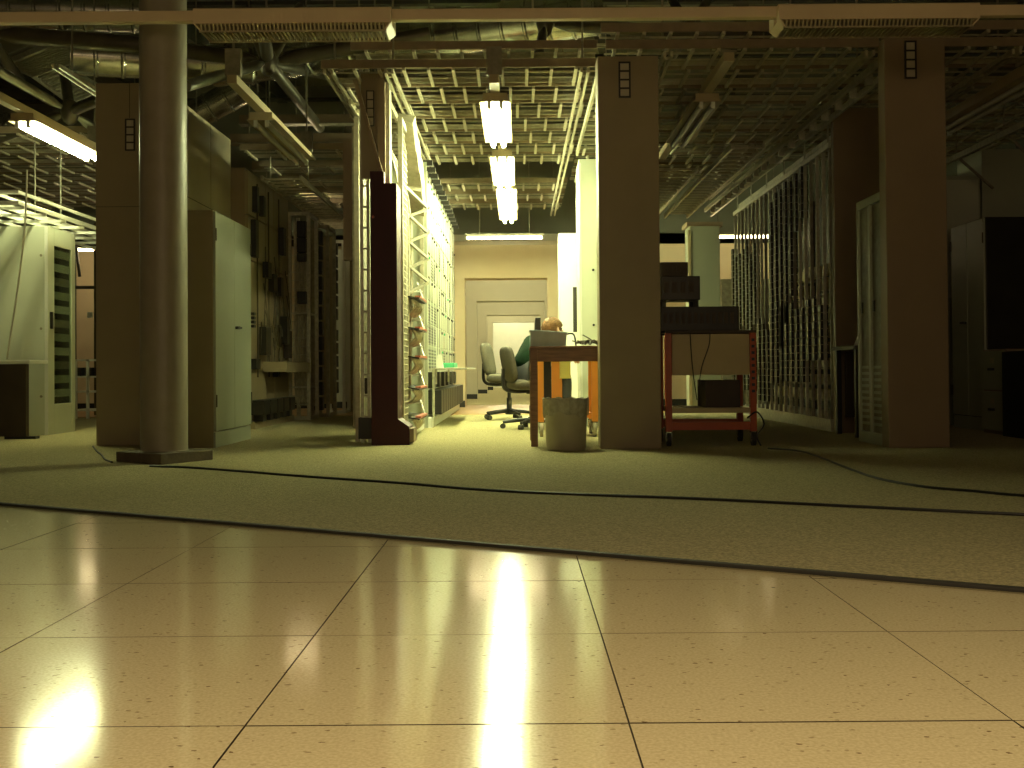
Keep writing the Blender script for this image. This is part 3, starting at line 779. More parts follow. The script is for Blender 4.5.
# blue grey ribbed crate
t = thing('plastic_crate', 'blue grey ribbed plastic crate on the work table', 'crate', (X(549, TD+.3), TD+.3, tz))
a, b2 = X(531, TD+.2), X(567, TD+.2)
hz = Z(549, 329.5, TD+.2)
cr = MB()
ya, yb = TD+.2, TD+.52
cr.add([(a-.005, ya+.01, tz), (b2-.005, ya+.01, tz), (b2-.005, yb-.01, tz), (a-.005, yb-.01, tz), (a, ya-.01, hz), (b2, ya-.01, hz-.02), (b2, yb+.01, hz-.02), (a, yb+.01, hz)],
       [(0,3,2,1),(4,5,6,7),(0,1,5,4),(1,2,6,5),(2,3,7,6),(3,0,4,7)])
cr.build('body', M['crate'], t, bevel=.006)
for k in range(7):
    xx = a+.025+k*(b2-a-.05)/6; MB().add([(xx-.004, ya+.004, tz+.012), (xx+.004, ya+.004, tz+.012), (xx+.004, ya-.014, hz-.02), (xx-.004, ya-.014, hz-.02), (xx-.004, ya+.014, tz+.012), (xx+.004, ya+.014, tz+.012), (xx+.004, ya+.0, hz-.02), (xx-.004, ya+.0, hz-.02)],
        [(0,1,2,3),(4,7,6,5),(0,4,5,1),(1,5,6,2),(2,6,7,3),(3,7,4,0)]).build('rib', M['crate'], t)
MB().add([(a-.008, ya-.02, hz-.012), (b2+.008, ya-.02, hz-.032), (b2+.008, yb+.02, hz-.032), (a-.008, yb+.02, hz-.012), (a-.008, ya-.02, hz), (b2+.008, ya-.02, hz-.02), (b2+.008, yb+.02, hz-.02), (a-.008, yb+.02, hz)],
       [(0,3,2,1),(4,5,6,7),(0,1,5,4),(1,2,6,5),(2,3,7,6),(3,0,4,7)]).build('rim', M['crate'], t, bevel=.003)
tag(MB().path(curve([(b2+.0, ya+.1, hz-.03), (b2+.05, ya+.1, hz-.03), (b2+.065, ya+.09, tz+.06), (b2+.07, ya+.08, tz+.008)], 6), .007, 6).build('cable', M['cable'], None, smooth=True), 'black cable hanging from the crate onto the table', 'cable')
cc = MB()
for k in range(9):
    x0 = X(574, TD+.2) + random.random()*.10; ph = random.random()*6
    cc.path(curve([(x0 + .20*(i/5) + .02*math.sin(ph+i*2.1), TD+.15+.1*math.cos(ph+i*1.7), tz+.008+.035*abs(math.sin(ph*2+i*1.3))) for i in range(6)], 4), .005, 5)
cc.path(curve([(X(598, TD+.2), TD+.2, tz+.01), (X(591, TD+.2), TD+.2, tz+.05), (X(583, TD+.2), TD+.2, tz+.085)], 4), .005, 5)
tag(cc.build('cable_tangle', M['wire_d'], None, smooth=True), 'tangle of thin cables lying on the work table', 'cables')
pp = MB().box(X(559.5, ED), X(570.5, ED), ED-.004, ED-.0015, Z(565, 378.5, ED), Z(565, 360, ED))
tag(pp.build('paper_note', M['paper'], None), 'yellow paper note taped to the orange tool trolley', 'paper')

# waste bin
BD = 7.72
bx, by = X(565.5, BD), BD
bt = Z(565, 399, BD)
t = thing('waste_bin', 'round waste bin with a crumpled plastic liner in front of the table', 'bin', (bx, by, ZC))
MB().lathe([(.128, ZC), (.134, .012+ZC), (.150, bt), (.143, bt), (.124, .03)], (bx, by, 0), 40, cap=True).build('body', M['bin'], t, smooth=True)
vs = []; n = 64; prof = [(.138, bt-.03), (.150, bt+.004), (.1545, bt+.006), (.1545, bt-.03), (.1535, bt-.08), (.150, bt-.105)]
bm_ = MB()
for i, (r_, z_) in enumerate(prof):
    for j in range(n):
        aa = 2*math.pi*j/n; wv = .003*math.sin(7*aa)+.003*math.sin(13*aa+1.2)+.0015*math.sin(29*aa)
        zz = z_ + (0 if i in (1, 2) else .014*math.sin(3*aa+.8)+.008*math.sin(9*aa)) + (.006*math.sin(11*aa) if i in (1, 2) else 0)
        rr = r_ + (abs(wv)*1.2 if i >= 2 else -abs(wv))
        vs.append((bx+rr*math.cos(aa), by+rr*math.sin(aa), zz))
bm_.add(vs, [(i*n+j, i*n+(j+1) % n, (i+1)*n+(j+1) % n, (i+1)*n+j) for i in range(len(prof)-1) for j in range(n)])
bm_.build('liner', M['bag'], t, smooth=True)

# ================================================================== TROLLEYS
def caster(parent, x, y, r, top, m='rubber'):
    c = MB().cyl((x-.014, y, ZC+r), (x+.014, y, ZC+r), r, 18).build('caster', M[m], parent, smooth=True)
    MB().cyl((x-.017, y, ZC+r), (x+.017, y, ZC+r), r*.45, 12).build('hub', M['chrome'], c, smooth=True)
    MB().box(x-.024, x-.0175, y-.016, y+.016, ZC+r-.006, top).box(x+.0175, x+.024, y-.016, y+.016, ZC+r-.006, top).box(x-.024, x+.024, y-.016, y+.016, top-.006, top).build('fork', M['chrome'], c)
QD = 7.95
t = thing('equipment_trolley', 'orange framed equipment trolley with a cream front panel', 'trolley', ((X(668, QD)+X(753, QD))/2, QD+.25, ZC))
qx0, qx1 = X(665.5, QD), X(756.5, QD)
qz = Z(710, 333, QD)
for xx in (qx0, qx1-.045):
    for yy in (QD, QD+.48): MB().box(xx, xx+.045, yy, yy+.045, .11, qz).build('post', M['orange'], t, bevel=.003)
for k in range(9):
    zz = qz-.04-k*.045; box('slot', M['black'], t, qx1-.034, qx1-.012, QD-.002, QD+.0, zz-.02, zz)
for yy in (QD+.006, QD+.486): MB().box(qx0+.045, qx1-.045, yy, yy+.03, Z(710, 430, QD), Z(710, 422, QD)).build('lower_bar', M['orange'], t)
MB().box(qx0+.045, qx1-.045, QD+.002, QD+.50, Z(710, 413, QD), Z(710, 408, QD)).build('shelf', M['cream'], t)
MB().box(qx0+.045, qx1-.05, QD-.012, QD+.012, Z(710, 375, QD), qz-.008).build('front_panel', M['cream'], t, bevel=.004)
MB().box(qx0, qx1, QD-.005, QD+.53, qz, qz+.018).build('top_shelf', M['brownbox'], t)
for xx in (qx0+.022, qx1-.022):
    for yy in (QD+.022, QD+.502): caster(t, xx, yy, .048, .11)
tp = qz+.018
def device(name, label, x0, x1, y0, y1, z0, z1, m='dark', feet=.0, slots=5, group=None):
    d = thing(name, label, 'device', ((x0+x1)/2, y0, z0), group)
    MB().box(x0, x1, y0, y1, z0+feet, z1).build('case', M[m], d, bevel=.005)
    if feet:
        for xx in (x0+.01, x1-.04):
            for yy in (y0+.02, y1-.05): box('foot', M['rubber'], d, xx, xx+.03, yy, yy+.03, z0, z0+feet)
    for k in range(slots):
        xx = x0+.02+k*(x1-x0-.04)/slots
        box('button', M['brownbox'], d, xx, xx+(x1-x0)/slots*.5, y0-.006, y0, z0+feet+(z1-z0-feet)*.3, z0+feet+(z1-z0-feet)*.75)
    return d
z1 = Z(700, 306.5, QD+.05)
device('test_set', 'black slotted test set lying on the trolley top', X(661, QD+.05), X(740, QD+.05), QD+.05, QD+.42, tp, z1, 'black', 0, 12)
z2 = Z(680, 276, QD+.1)
device('oscilloscope', 'dark boxy instrument standing on the test set', X(661.5, QD+.1), X(701, QD+.1), QD+.1, QD+.40, z1, z2, 'dark', Z(680, 300, QD+.1)-z1, 4)
device('radio_unit', 'small dark unit on top of the trolley instruments', X(661.5, QD+.12), X(689, QD+.12), QD+.12, QD+.36, z2, Z(680, 262, QD+.12), 'brownbox', 0, 5)
sz = Z(710, 408, QD)
device('cardboard_box', 'dark brown box on the lower trolley shelf', X(705, QD+.1), X(740, QD+.1), QD+.1, QD+.45, sz, Z(720, 380, QD+.1), 'brownbox', 0, 0)
tw = MB()
tw.path(curve([P(690, 330, QD-.03), P(691, 350, QD-.03), P(693, 372, QD-.025), P(697, 400, QD-.02)], 5), .004, 5)
tw.path(curve([P(710, 330, QD-.03), P(709, 345, QD-.03), P(702, 366, QD-.025), P(699, 385, QD-.02)], 5), .004, 5)
tag(tw.build('loose_wires', M['cable'], None, smooth=True), 'thin black wires dangling over the cream trolley panel', 'wires')
cw = MB()
cw.path(curve([P(747, 418, QD-.04), P(757, 412, QD-.05), P(764, 424, QD-.03), P(757, 436, QD-.02), P(761, 446, QD-.03)], 5), .006, 5)
tag(cw.build('cable_end', M['cable'], None, smooth=True), 'short black cable looping off the trolley corner', 'cable')

# orange trolley under / behind the table
ED = 9.15
t = thing('tool_trolley', 'orange tool trolley in a lit colour partly hidden behind the work table', 'trolley', (X(567, ED), ED+.25, ZC))
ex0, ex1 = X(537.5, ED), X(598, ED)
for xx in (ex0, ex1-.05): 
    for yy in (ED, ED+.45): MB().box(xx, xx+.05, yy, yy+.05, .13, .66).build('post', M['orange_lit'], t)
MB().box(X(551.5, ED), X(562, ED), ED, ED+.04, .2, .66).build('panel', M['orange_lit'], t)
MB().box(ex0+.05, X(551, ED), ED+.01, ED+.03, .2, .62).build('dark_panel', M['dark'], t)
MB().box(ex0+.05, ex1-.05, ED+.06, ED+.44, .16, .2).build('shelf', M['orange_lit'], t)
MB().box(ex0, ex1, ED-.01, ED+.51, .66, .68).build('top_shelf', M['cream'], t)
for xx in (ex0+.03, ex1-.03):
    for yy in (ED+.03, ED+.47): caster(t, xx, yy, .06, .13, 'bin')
tag(MB().prism([(X(534, ED), .68), (X(541, ED), .68), (X(541.5, ED), Z(538, 317, ED)), (X(536, ED), Z(538, 317, ED))], ED+.1, ED+.4, 'y').build('monitor_back', M['black'], None, bevel=.004), 'narrow black box standing upright behind the blue grey crate', 'device')

# ================================================================== OFFICE CHAIRS  (built at the origin facing +x)
def office_chair():
    t = thing('office_chair', '', 'chair', (0, 0, 0), 'grey office chairs')
    def pad(name, c, size, rot, m):
        # rounded cushion: superellipsoid
        n1, n2 = 24, 14; mb2 = MB(); vs = []
        def se(a, e): return math.copysign(abs(a) ** e, a)
        for i in range(n2+1):
            ph = -math.pi/2 + math.pi*i/n2
            for j in range(n1):
                th = 2*math.pi*j/n1
                q = Vector((se(math.cos(ph), .45)*se(math.cos(th), .45)*size[0]/2, se(math.cos(ph), .45)*se(math.sin(th), .45)*size[1]/2, se(math.sin(ph), .7)*size[2]/2))
                vs.append(Vector(c) + rot @ q)
        mb2.add(vs, [(i*n1+j, i*n1+(j+1) % n1, (i+1)*n1+(j+1) % n1, (i+1)*n1+j) for i in range(n2) for j in range(n1)])
        return mb2.build(name, M[m], t, smooth=True)
    I = Matrix.Identity(3)
    pad('seat', (.02, 0, .455), (.50, .48, .11), I, 'chair')
    pad('backrest', (-.235, 0, .665), (.37, .42, .08), Matrix.Rotation(R(-82-8+180-10), 3, 'Y'), 'chair')
    MB().path(curve([(.0, 0, .39), (-.18, 0, .385), (-.285, 0, .43), (-.29, 0, .62)], 5), .018, 8).build('back_support', M['black'], t, smooth=True)
    MB().lathe([(.06, .36), (.06, .40)], (0, 0, 0), 16).build('tilt_box', M['black'], t)
    MB().lathe([(.030, .10), (.030, .24), (.02, .24), (.02, .37)], (0, 0, 0), 16).build('gas_stem', M['black'], t, smooth=True)
    MB().lathe([(.045, .055), (.045, .12)], (0, 0, 0), 16).build('hub', M['black'], t, smooth=True)
    for k in range(5):
        aa = 2*math.pi*k/5 + .3; c, s_ = math.cos(aa), math.sin(aa)
        lg = MB().path([(c*.03, s_*.03, .095), (c*.16, s_*.16, .085), (c*.29, s_*.29, .068)], [.022, .019, .015], 8).build('leg', M['black'], t, smooth=True)
        MB().cyl((c*.29-s_*.022, s_*.29+c*.022, .028), (c*.29+s_*.022, s_*.29-c*.022, .028), .027, 14).build('caster', M['rubber'], lg, smooth=True)
    return t
ch = office_chair()
ch2 = copy_tree(ch)
y1_ = 12.5; ch.location = (X(509, y1_), y1_, ZC); ch.rotation_euler = (0, 0, R(-12))
ch['label'] = 'empty grey upholstered office chair left of the seated person'
y2_ = 10.5; ch2.location = (X(532, y2_), y2_, ZC); ch2.rotation_euler = (0, 0, R(14)); ch2.scale = (.95, .95, .90)
ch2['label'] = 'grey upholstered office chair the person is sitting on'

# ================================================================== PERSON (seated, leaning forward, facing right)
px, py_ = ch2.location.x, ch2.location.y
pt = thing('person', 'person with short ginger hair in a dark green jacket leaning over seated', 'person', (px, py_, ZC))
def skin(name, J, E, m, root, sub=2):
    me = bpy.data.meshes.new(name); ks = list(J); idx = {k: i for i, k in enumerate(ks)}
    me.from_pydata([J[k][0] for k in ks], [(idx[a], idx[b]) for a, b in E], [])
    o = link(bpy.data.objects.new(name, me)); o.parent = pt
    md = o.modifiers.new('skin', 'SKIN'); md.use_smooth_shade = True
    sv = me.skin_vertices[0].data if me.skin_vertices else None
    if sv is None:
        bm = bmesh.new(); bm.from_mesh(me); bm.verts.layers.skin.verify(); bm.to_mesh(me); bm.free(); sv = me.skin_vertices[0].data
    for k in ks:
        r_ = J[k][1]; sv[idx[k]].radius = (r_, r_) if not isinstance(r_, tuple) else r_
        sv[idx[k]].use_root = (k == root)
    s2 = o.modifiers.new('sub', 'SUBSURF'); s2.levels = sub; s2.render_levels = sub
    me.materials.append(m); return o
hipz = .53
hd = Vector((.375, 0, .965))
B = {'pelvis': ((.00, 0, hipz), (.15, .12)), 'waist': ((.07, 0, .64), (.135, .105)), 'chest': ((.18, 0, .775), (.15, .11)), 'neckb': ((.27, 0, .865), .06), 'neck': ((.305, 0, .89), .052), 'skull': ((.36, 0, .94), .072), 'crown': ((.375, 0, .98), .055), 'chin': ((.43, 0, .905), .036)}
EE = [('pelvis', 'waist'), ('waist', 'chest'), ('chest', 'neckb'), ('neckb', 'neck'), ('neck', 'skull'), ('skull', 'crown'), ('skull', 'chin')]
for s_, q in ((1, 'l'), (-1, 'r')):
    B['hip'+q] = ((.05, s_*.09, hipz-.01), .085); B['knee'+q] = ((.42, s_*.13, .53), .058); B['ankle'+q] = ((.40, s_*.13, .10), .038); B['toe'+q] = ((.54, s_*.14, .05), .030)
    B['sh'+q] = ((.215, s_*.17, .82), .062); B['elb'+q] = ((.26, s_*.24, .62), .043); B['wri'+q] = ((.42, s_*.13, .65), .028); B['palm'+q] = ((.49, s_*.10, .66), (.036, .018))
    EE += [('pelvis', 'hip'+q), ('hip'+q, 'knee'+q), ('knee'+q, 'ankle'+q), ('ankle'+q, 'toe'+q), ('chest', 'sh'+q), ('sh'+q, 'elb'+q), ('elb'+q, 'wri'+q), ('wri'+q, 'palm'+q)]
    for f_ in range(4):
        yy = s_*(.13 - f_*.02); ln = (.062, .075, .078, .066)[f_]
        B['f%s%da' % (q, f_)] = ((.525, yy, .66), .009); B['f%s%db' % (q, f_)] = ((.525+ln*.55, yy, .65), .009); B['f%s%dc' % (q, f_)] = ((.525+ln*.9, yy, .625), .0085)
        EE += [('palm'+q, 'f%s%da' % (q, f_)), ('f%s%da' % (q, f_), 'f%s%db' % (q, f_)), ('f%s%db' % (q, f_), 'f%s%dc' % (q, f_))]
    B['t%sa' % q] = ((.47, s_*.06, .65), .010); B['t%sb' % q] = ((.52, s_*.045, .635), .009); EE += [('palm'+q, 't%sa' % q), ('t%sa' % q, 't%sb' % q)]
skin('body', B, EE, M['skin'], 'pelvis')
def sub(keys, grow):
    return {k: (B[k][0], tuple(x+grow for x in B[k][1]) if isinstance(B[k][1], tuple) else B[k][1]+grow) for k in keys}
jk = ['pelvis', 'waist', 'chest', 'neckb'] + [a+q for q in 'lr' for a in ('sh', 'elb', 'wri')]
JJ = sub(jk, .018); JJ['pelvis'] = ((.01, 0, .545), (.17, .14))
skin('jacket', JJ, [e for e in EE if e[0] in jk and e[1] in jk], M['jacket'], 'pelvis')
tk = ['pelvis'] + [a+q for q in 'lr' for a in ('hip', 'knee', 'ankle')]
skin('trousers', sub(tk, .014), [e for e in EE if e[0] in tk and e[1] in tk], M['trouser'], 'pelvis')
for s_, q in ((1, 'l'), (-1, 'r')):
    skin('shoe', {'a': ((.37, s_*.13, .045), .045), 'b': ((.45, s_*.135, .045), .043), 'c': ((.57, s_*.142, .037), .036)}, [('a', 'b'), ('b', 'c')], M['black'], 'a')
# hair cap, ear, nose, eyes
hv = MB(); n1, n2 = 28, 12; vs = []
for i in range(n2+1):
    ph = R(-28) + R(118)*i/n2
    for j in range(n1):
        th = 2*math.pi*j/n1; front = max(0, math.cos(th))
        pz = math.sin(max(ph, R(-28)+R(55)*front)) ; pr = math.cos(max(ph, R(-28)+R(55)*front))
        k_ = 1 + .03*math.sin(9*th+i) + .03*math.sin(14*th+2.3*i)
        vs.append((hd.x-.014 + -.004 + .106*pr*math.cos(th)*k_, .091*pr*math.sin(th)*k_, hd.z + .0 + (.100+.004*math.sin(5*th+i))*pz))
hv.add(vs, [(i*n1+j, i*n1+(j+1) % n1, (i+1)*n1+(j+1) % n1, (i+1)*n1+j) for i in range(n2) for j in range(n1)])
hvo = hv.build('hair', M['hair'], None, smooth=True); 
off = hvo.location.copy(); hvo.parent = pt; hvo.location = off
def headpart(mb2, name, m):
    o = mb2.build(name, m, None, smooth=True); off = o.location.copy(); o.parent = pt; o.location = off
hx_, hz_ = hd.x, hd.z
for s_ in (1, -1):
    headpart(MB().path(curve([(hx_-.01, s_*.080, hz_), (hx_-.02, s_*.094, hz_-.015), (hx_-.017, s_*.093, hz_-.04), (hx_-.005, s_*.080, hz_-.055)], 4), .010, 6), 'ear', M['skin'])
    headpart(MB().lathe([(.004, -.009), (.010, -.004), (.011, 0), (.010, .004), (.004, .009)], (hx_+.066, s_*.032, hz_-.012), 10), 'eye', M['black'])
headpart(MB().path([(hx_+.07, 0, hz_-.005), (hx_+.10, 0, hz_-.035), (hx_+.075, 0, hz_-.045)], [.009, .014, .012], 8), 'nose', M['skin'])
headpart(MB().path([(hx_+.07, -.022, hz_-.07), (hx_+.083, 0, hz_-.068), (hx_+.07, .022, hz_-.07)], .006, 6), 'mouth', M['red'])
pt.location = (px - .10, py_, ZC - .02)
pt.rotation_euler = (0, 0, R(34))

# ================================================================== RIGHT DISTRIBUTION FRAME
GX = X(836, 9.6) - .02
G0, G1 = 9.6, 13.9
gz = 2.43
t = thing('distribution_frame', 'tall distribution frame of many steel verticals and terminal strips', 'rack', (GX+.2, (G0+G1)/2, ZC))
MB().box(GX-.03, GX+.5, G0, G1, ZC, .115).build('base_beam', M['galv'], t)
MB().box(GX-.02, GX+.02, G0, G1, gz, gz+.045).build('top_rail', M['galv'], t)
MB().box(GX+.05, GX+.09, G0, G1, gz+.10, gz+.14).build('top_rail', M['galv'], t)
nv = 21
for k in range(nv):
    yy = G0 + .04 + k*(G1-G0-.08)/(nv-1)
    MB().box(GX-.014, GX+.014, yy-.011, yy+.011, .115, gz).build('upright', M['galv' if k % 3 else 'galv_d'], t)
    rs = []
    if k in (6, 7, 8): rs.append((1.25-.25*(k-6), 2.36))
    elif k in (4, 5): rs.append((1.95-.1*(k-4), 2.38))
    elif k in (9, 10): rs.append((.4, 2.3-.05*(k-9)))
    elif k >= 14: rs.append((.95+.05*(k % 3), 2.0-.05*(k % 4)))
    if k in (4, 5, 6, 7, 8): rs.append((.42, 1.02+.02*k))
    elif k in (11, 12, 13): rs.append((.2, .95+.08*(k-11)))
    elif k >= 14: rs.append((.3, .75))
    if k in (1, 2, 3): rs.append((.62, 1.0+.06*k))
    for (za, zb) in rs:
        ts = MB(); zz = za
        while zz < zb:
            ts.box(GX-.035, GX+.03, yy+.014, yy+.095, zz, zz+.062); zz += .070
        ts.build('terminal_strip', M['dark'], t)['kind'] = 'stuff'
        MB().box(GX-.037, GX-.030, yy+.016, yy+.030, za, zb).build('marker_strip', M['galv_d'], t)
for zz in (.26, .40, .55, .70, .86):
    MB().box(GX+.036, GX+.046, G0, G1, zz, zz+.010).build('guide_bar', M['galv_d'], t)
for k, yy in enumerate((9.7, 10.5, 11.3, 12.1, 12.9, 13.7)):
    MB().cyl((GX+.0, yy, gz+.045), (GX+.0, yy, 2.735), .008, 6).build('hanger_rod', M['galv'], t)
    MB().box(GX+.46, GX+.50, yy-.02, yy+.02, .115, gz).build('rear_post', M['dark'], t)
# cream terminal blocks on the far side of the frame
for r_ in range(9):
    zz = .24 + r_*.155
    MB().box(GX+.40, GX+.45, G0+.05, G1-.1, zz-.03, zz-.012).build('block_shelf', M['dark'], t)
    for c_ in range(20):
        yy = G0 + .10 + c_*.2
        if random.random() < (.12 if r_ < 6 else .35): continue
        MB().box(GX+.30+random.uniform(0,.04), GX+.45, yy, yy+.125, zz-.012, zz+.085+random.uniform(0,.02)).build('terminal_block', M['cream'], t)
box('back_plate', M['dark'], t, GX+.501, GX+.52, G0, G1, .115, gz-.1)
# long cable rail pair over the frame
t = thing('cable_rail', 'pair of long steel rails running back above the distribution frame', 'rail', (GX-.12, 11, 2.6))
for (dx, zz) in ((-.16, 2.66), (-.08, 2.60)):
    MB().box(GX+dx, GX+dx+.025, 7.9, 15.2, zz, zz+.045).build('rail', M['galv'], t)
c0 = MB().box(GX-.135, GX-.08, 8.2, 8.23, 2.61, 2.69).build('clip', M['galv'], t)
for k in range(1, 18): inst(c0, t, (0, k*.39, 0))
for yy in (8.4, 9.6, 10.8, 12.0, 13.2): MB().cyl((GX-.15, yy, 2.7), (GX-.15, yy, 2.735), .008, 6).build('hanger_rod', M['galv'], t)

# low dark desk with a bright sheet between frame and locker
QX = X(838, 9.2)
t = thing('side_desk', 'small dark desk in the gap beside the narrow locker', 'desk', (QX+.2, 9.0, ZC))
MB().box(QX, QX+.5, 8.75, 9.38, Z(848, 350, 9), Z(848, 346, 9)).build('top', M['brownbox'], t)
for (xx, yy) in ((QX+.02, 8.78), (QX+.44, 8.78), (QX+.02, 9.31), (QX+.44, 9.31)): MB().box(xx, xx+.04, yy, yy+.04, ZC, Z(848, 350, 9)).build('leg', M['black'], t)
MB().box(QX+.06, QX+.46, 9.2, 9.22, .15, Z(848, 350, 9)-.01).build('modesty_panel', M['brownbox'], t)
q0 = Z(848, 346, 9)
tag(MB().prism([(QX+.10, q0), (QX+.16, q0), (QX+.17, q0+.10), (QX+.14, q0+.10)], 8.85, 9.1, 'y').build('paper_holder', M['white'], None), 'pale upright card holder on the small dark desk', 'card holder')

# narrow locker beside the right end panel (faces left)
KD0, KD1 = 7.72, 8.38
kx = X(858, KD1)
kz = Z(858, 203, KD1)
t = thing('locker', 'narrow grey locker with two tall recessed doors and louvres', 'locker', (kx+.2, (KD0+KD1)/2, ZC))
KD0 = 7.8
MB().box(kx+.03, kx+.45, KD0, KD1, ZC, kz).build('body', M['galv_d'], t)
fm = MB()
ym = (KD0+KD1)/2
fm.box(kx, kx+.029, KD0, KD0+.04, ZC, kz).box(kx, kx+.029, KD1-.04, KD1, ZC, kz).box(kx, kx+.029, ym-.025, ym+.025, ZC+.08, kz-.06).box(kx, kx+.029, KD0+.04, KD1-.04, kz-.06, kz).box(kx, kx+.029, KD0+.04, KD1-.04, ZC, ZC+.08)
fm.build('front_frame', M['cab'], t, bevel=.003)
for (ya, yb) in ((KD0+.042, ym-.027), (ym+.027, KD1-.042)):
    dd = MB().box(kx+.016, kx+.0295, ya, yb, ZC+.085, kz-.065).build('door', M['galv_d'], t)
    for k in range(10):
        zz = .14+k*.045; box('louvre', M['cab'], dd, kx+.006, kx+.016, ya+.03, yb-.03, zz, zz+.02)
    box('handle', M['dark'], dd, kx+.004, kx+.016, yb-.05, yb-.03, .95, 1.03)

# ================================================================== FAR RIGHT CABINETS
HD = F(985, 432).y
hx = X(985, HD)
door_cabinet('tall olive steel cabinet with a T handle at the far right', hx, hx+.9, HD, HD+.72, Z(985, 217, HD), M['cab'], '-x', handle_z=Z(966, 323, HD+.4))
dc = [o for o in bpy.data.objects if o.name.startswith('steel_cabinet')][-1]
for o in dc.children:
    if o.name.startswith('body'): o.data.materials[0] = M['dark']
VD = HD - .62
vx = X(1004, VD)
vz = Z(990, 349, VD)
t = thing('filing_cabinet', 'low beige two drawer filing cabinet at the right edge', 'filing cabinet', (vx+.25, VD+.25, ZC))
MB().box(vx+.02, vx+.5, VD, VD+.45, ZC, vz).build('body', M['panel_d'], t, bevel=.004)
for k in range(2):
    za = ZC+.03 + k*(vz-.04)/2; zb = za + (vz-.04)/2 - .012
    dw = MB().box(vx, vx+.019, VD+.01, VD+.44, za, zb).build('drawer', M['cab'], t, bevel=.004)
    MB().box(vx-.02, vx-.0005, VD+.18, VD+.27, (za+zb)/2, (za+zb)/2+.02).build('handle', M['dark'], dw)
    MB().box(vx-.003, vx-.0005, VD+.19, VD+.26, (za+zb)/2+.06, (za+zb)/2+.10).build('card_holder', M['cell'], dw)
wx = X(1014, VD-.3)
t = thing('control_unit', 'black equipment unit with small knobs cut off by the right edge', 'device', (wx+.3, VD-.2, ZC))
MB().box(wx, wx+.5, VD-.5, VD-.08, ZC, vz-.02).build('case', M['black'], t, bevel=.006)
for k in range(6):
    MB().cyl((wx+.10, VD-.5, .1+k*.09), (wx+.10, VD-.52, .1+k*.09), .018, 10).build('knob', M['galv_d'], t)
# wall cupboard row behind at far right + long rail
UD = 10.6
t = thing('tall_cabinet', 'tall pale cabinet rising behind the olive steel cabinet', 'cabinet', (X(960, UD), UD+.4, ZC))
ux = X(944, UD)
MB().box(ux, ux+.36, UD, UD+.8, ZC, Z(960, 176, UD)).build('body', M['cab'], t, bevel=.004)
MB().box(ux+.02, ux+.34, UD-.012, UD, 1.2, Z(960, 180, UD)).build('door', M['cab_l'], t)
UD = 10.4
t = thing('tall_cabinet', 'tall dark cabinet in the far right corner', 'cabinet', (X(1010, UD), UD+.4, ZC))
ux = X(944, 10.6) + .38
MB().box(ux, ux+1.6, UD+.2, UD+.8, ZC, Z(1000, 145, UD)).build('body', M['cab'], t, bevel=.004)
MB().box(ux+.52, ux+.53, UD+.195, UD+.2, .1, Z(1000, 148, UD)).build('seam', M['seam'], t)
a, b2 = P(940, 165, 10.6), P(1040, 128, 8.3)
t = thing('cable_rail', 'sloping looking steel rail above the far right cabinets', 'rail', tuple(a))
MB().bar((a.x, 10.9, a.z), (a.x, 7.6, a.z), .03, .05).build('rail', M['galv'], t)
for yy in (8.2, 9.2, 10.2):
    MB().bar((a.x+.01, yy, a.z), (a.x+.35, yy+.05, a.z-.28), .02, .02).build('brace', M['galv_d'], t)
    MB().cyl((a.x, yy, a.z+.02), (a.x, yy, 2.735), .007, 6).build('hanger_rod', M['galv_d'], t)

# pillar and cabinet glimpsed between central panel and distribution frame
ya = 14.2
t = thing('square_pillar', 'pale grey green pillar behind the orange trolley', 'pillar', (X(706, ya), ya, ZC))
MB().box(X(691, ya), X(721, ya), ya, ya+.4, ZC+.004, Z(705, 226, ya)).build('shaft', M['cab'], t, bevel=.006)
MB().box(X(688, ya), X(724, ya), ya-.02, ya+.42, Z(705, 226, ya), Z(705, 222, ya)).build('cap', M['panel_d'], t)
MB().box(X(689, ya), X(692, ya), ya-.01, ya-.001, .1, Z(705, 230, ya)).build('cover_strip', M['cream'], t)
ya = 15.6
t = thing('low_cabinet', 'dark green cupboard against the far wall at the right', 'cabinet', (X(735, ya), ya+.3, ZC))
MB().box(X(722, ya), X(790, ya), ya, ya+.5, ZC+.004, Z(735, 279, ya)).build('body', M['galv_d'], t, bevel=.005)
MB().box(X(743, ya), X(744, ya), ya-.003, ya, .1, Z(735, 283, ya)).build('seam', M['seam'], t)

# ================================================================== LEFT: GLASS DOOR CABINET, DESK
AD = F(48, 436).y
ax = X(48, AD)
az = Z(46, 226, AD)
t = thing('glass_door_cabinet', 'pale tall cabinet with a narrow glass door at the left', 'cabinet', (ax-.4, AD+.3, ZC))
A1 = AD + .62
MB().box(ax-.95, ax-.03, AD, A1, ZC, az).build('body', M['cab_l'], t, bevel=.004)
fr = MB()
fr.box(ax-.029, ax, AD, AD+.14, ZC+.0, az).box(ax-.029, ax, A1-.09, A1, ZC, az).box(ax-.029, ax, AD+.14, A1-.09, ZC, .28).box(ax-.029, ax, AD+.14, A1-.09, az-.16, az)
fr.build('door_frame', M['cab_l'], t, bevel=.003)
MB().box(ax-.028, ax-.022, AD+.14, A1-.09, .28, az-.16).build('back_board', M['dark'], t)
for k in range(11):
    zz = .34 + k*(az-.6)/10
    MB().box(ax-.022, ax-.012, AD+.16, A1-.11, zz, zz+.07).build('circuit_shelf', M[['white', 'cab_l', 'galv'][k % 3]], t)
MB().box(ax-.010, ax-.006, AD+.14, A1-.09, .28, az-.16).build('glass_pane', GLASS, t)
MB().box(ax, ax+.02, AD+.04, AD+.07, .95, 1.10).build('handle', M['black'], t)
for zz in (.35, .95, 1.6): MB().cyl((ax-.06, AD-.004, zz), (ax-.06, AD, zz), .012, 10).build('bolt', M['galv_d'], t)
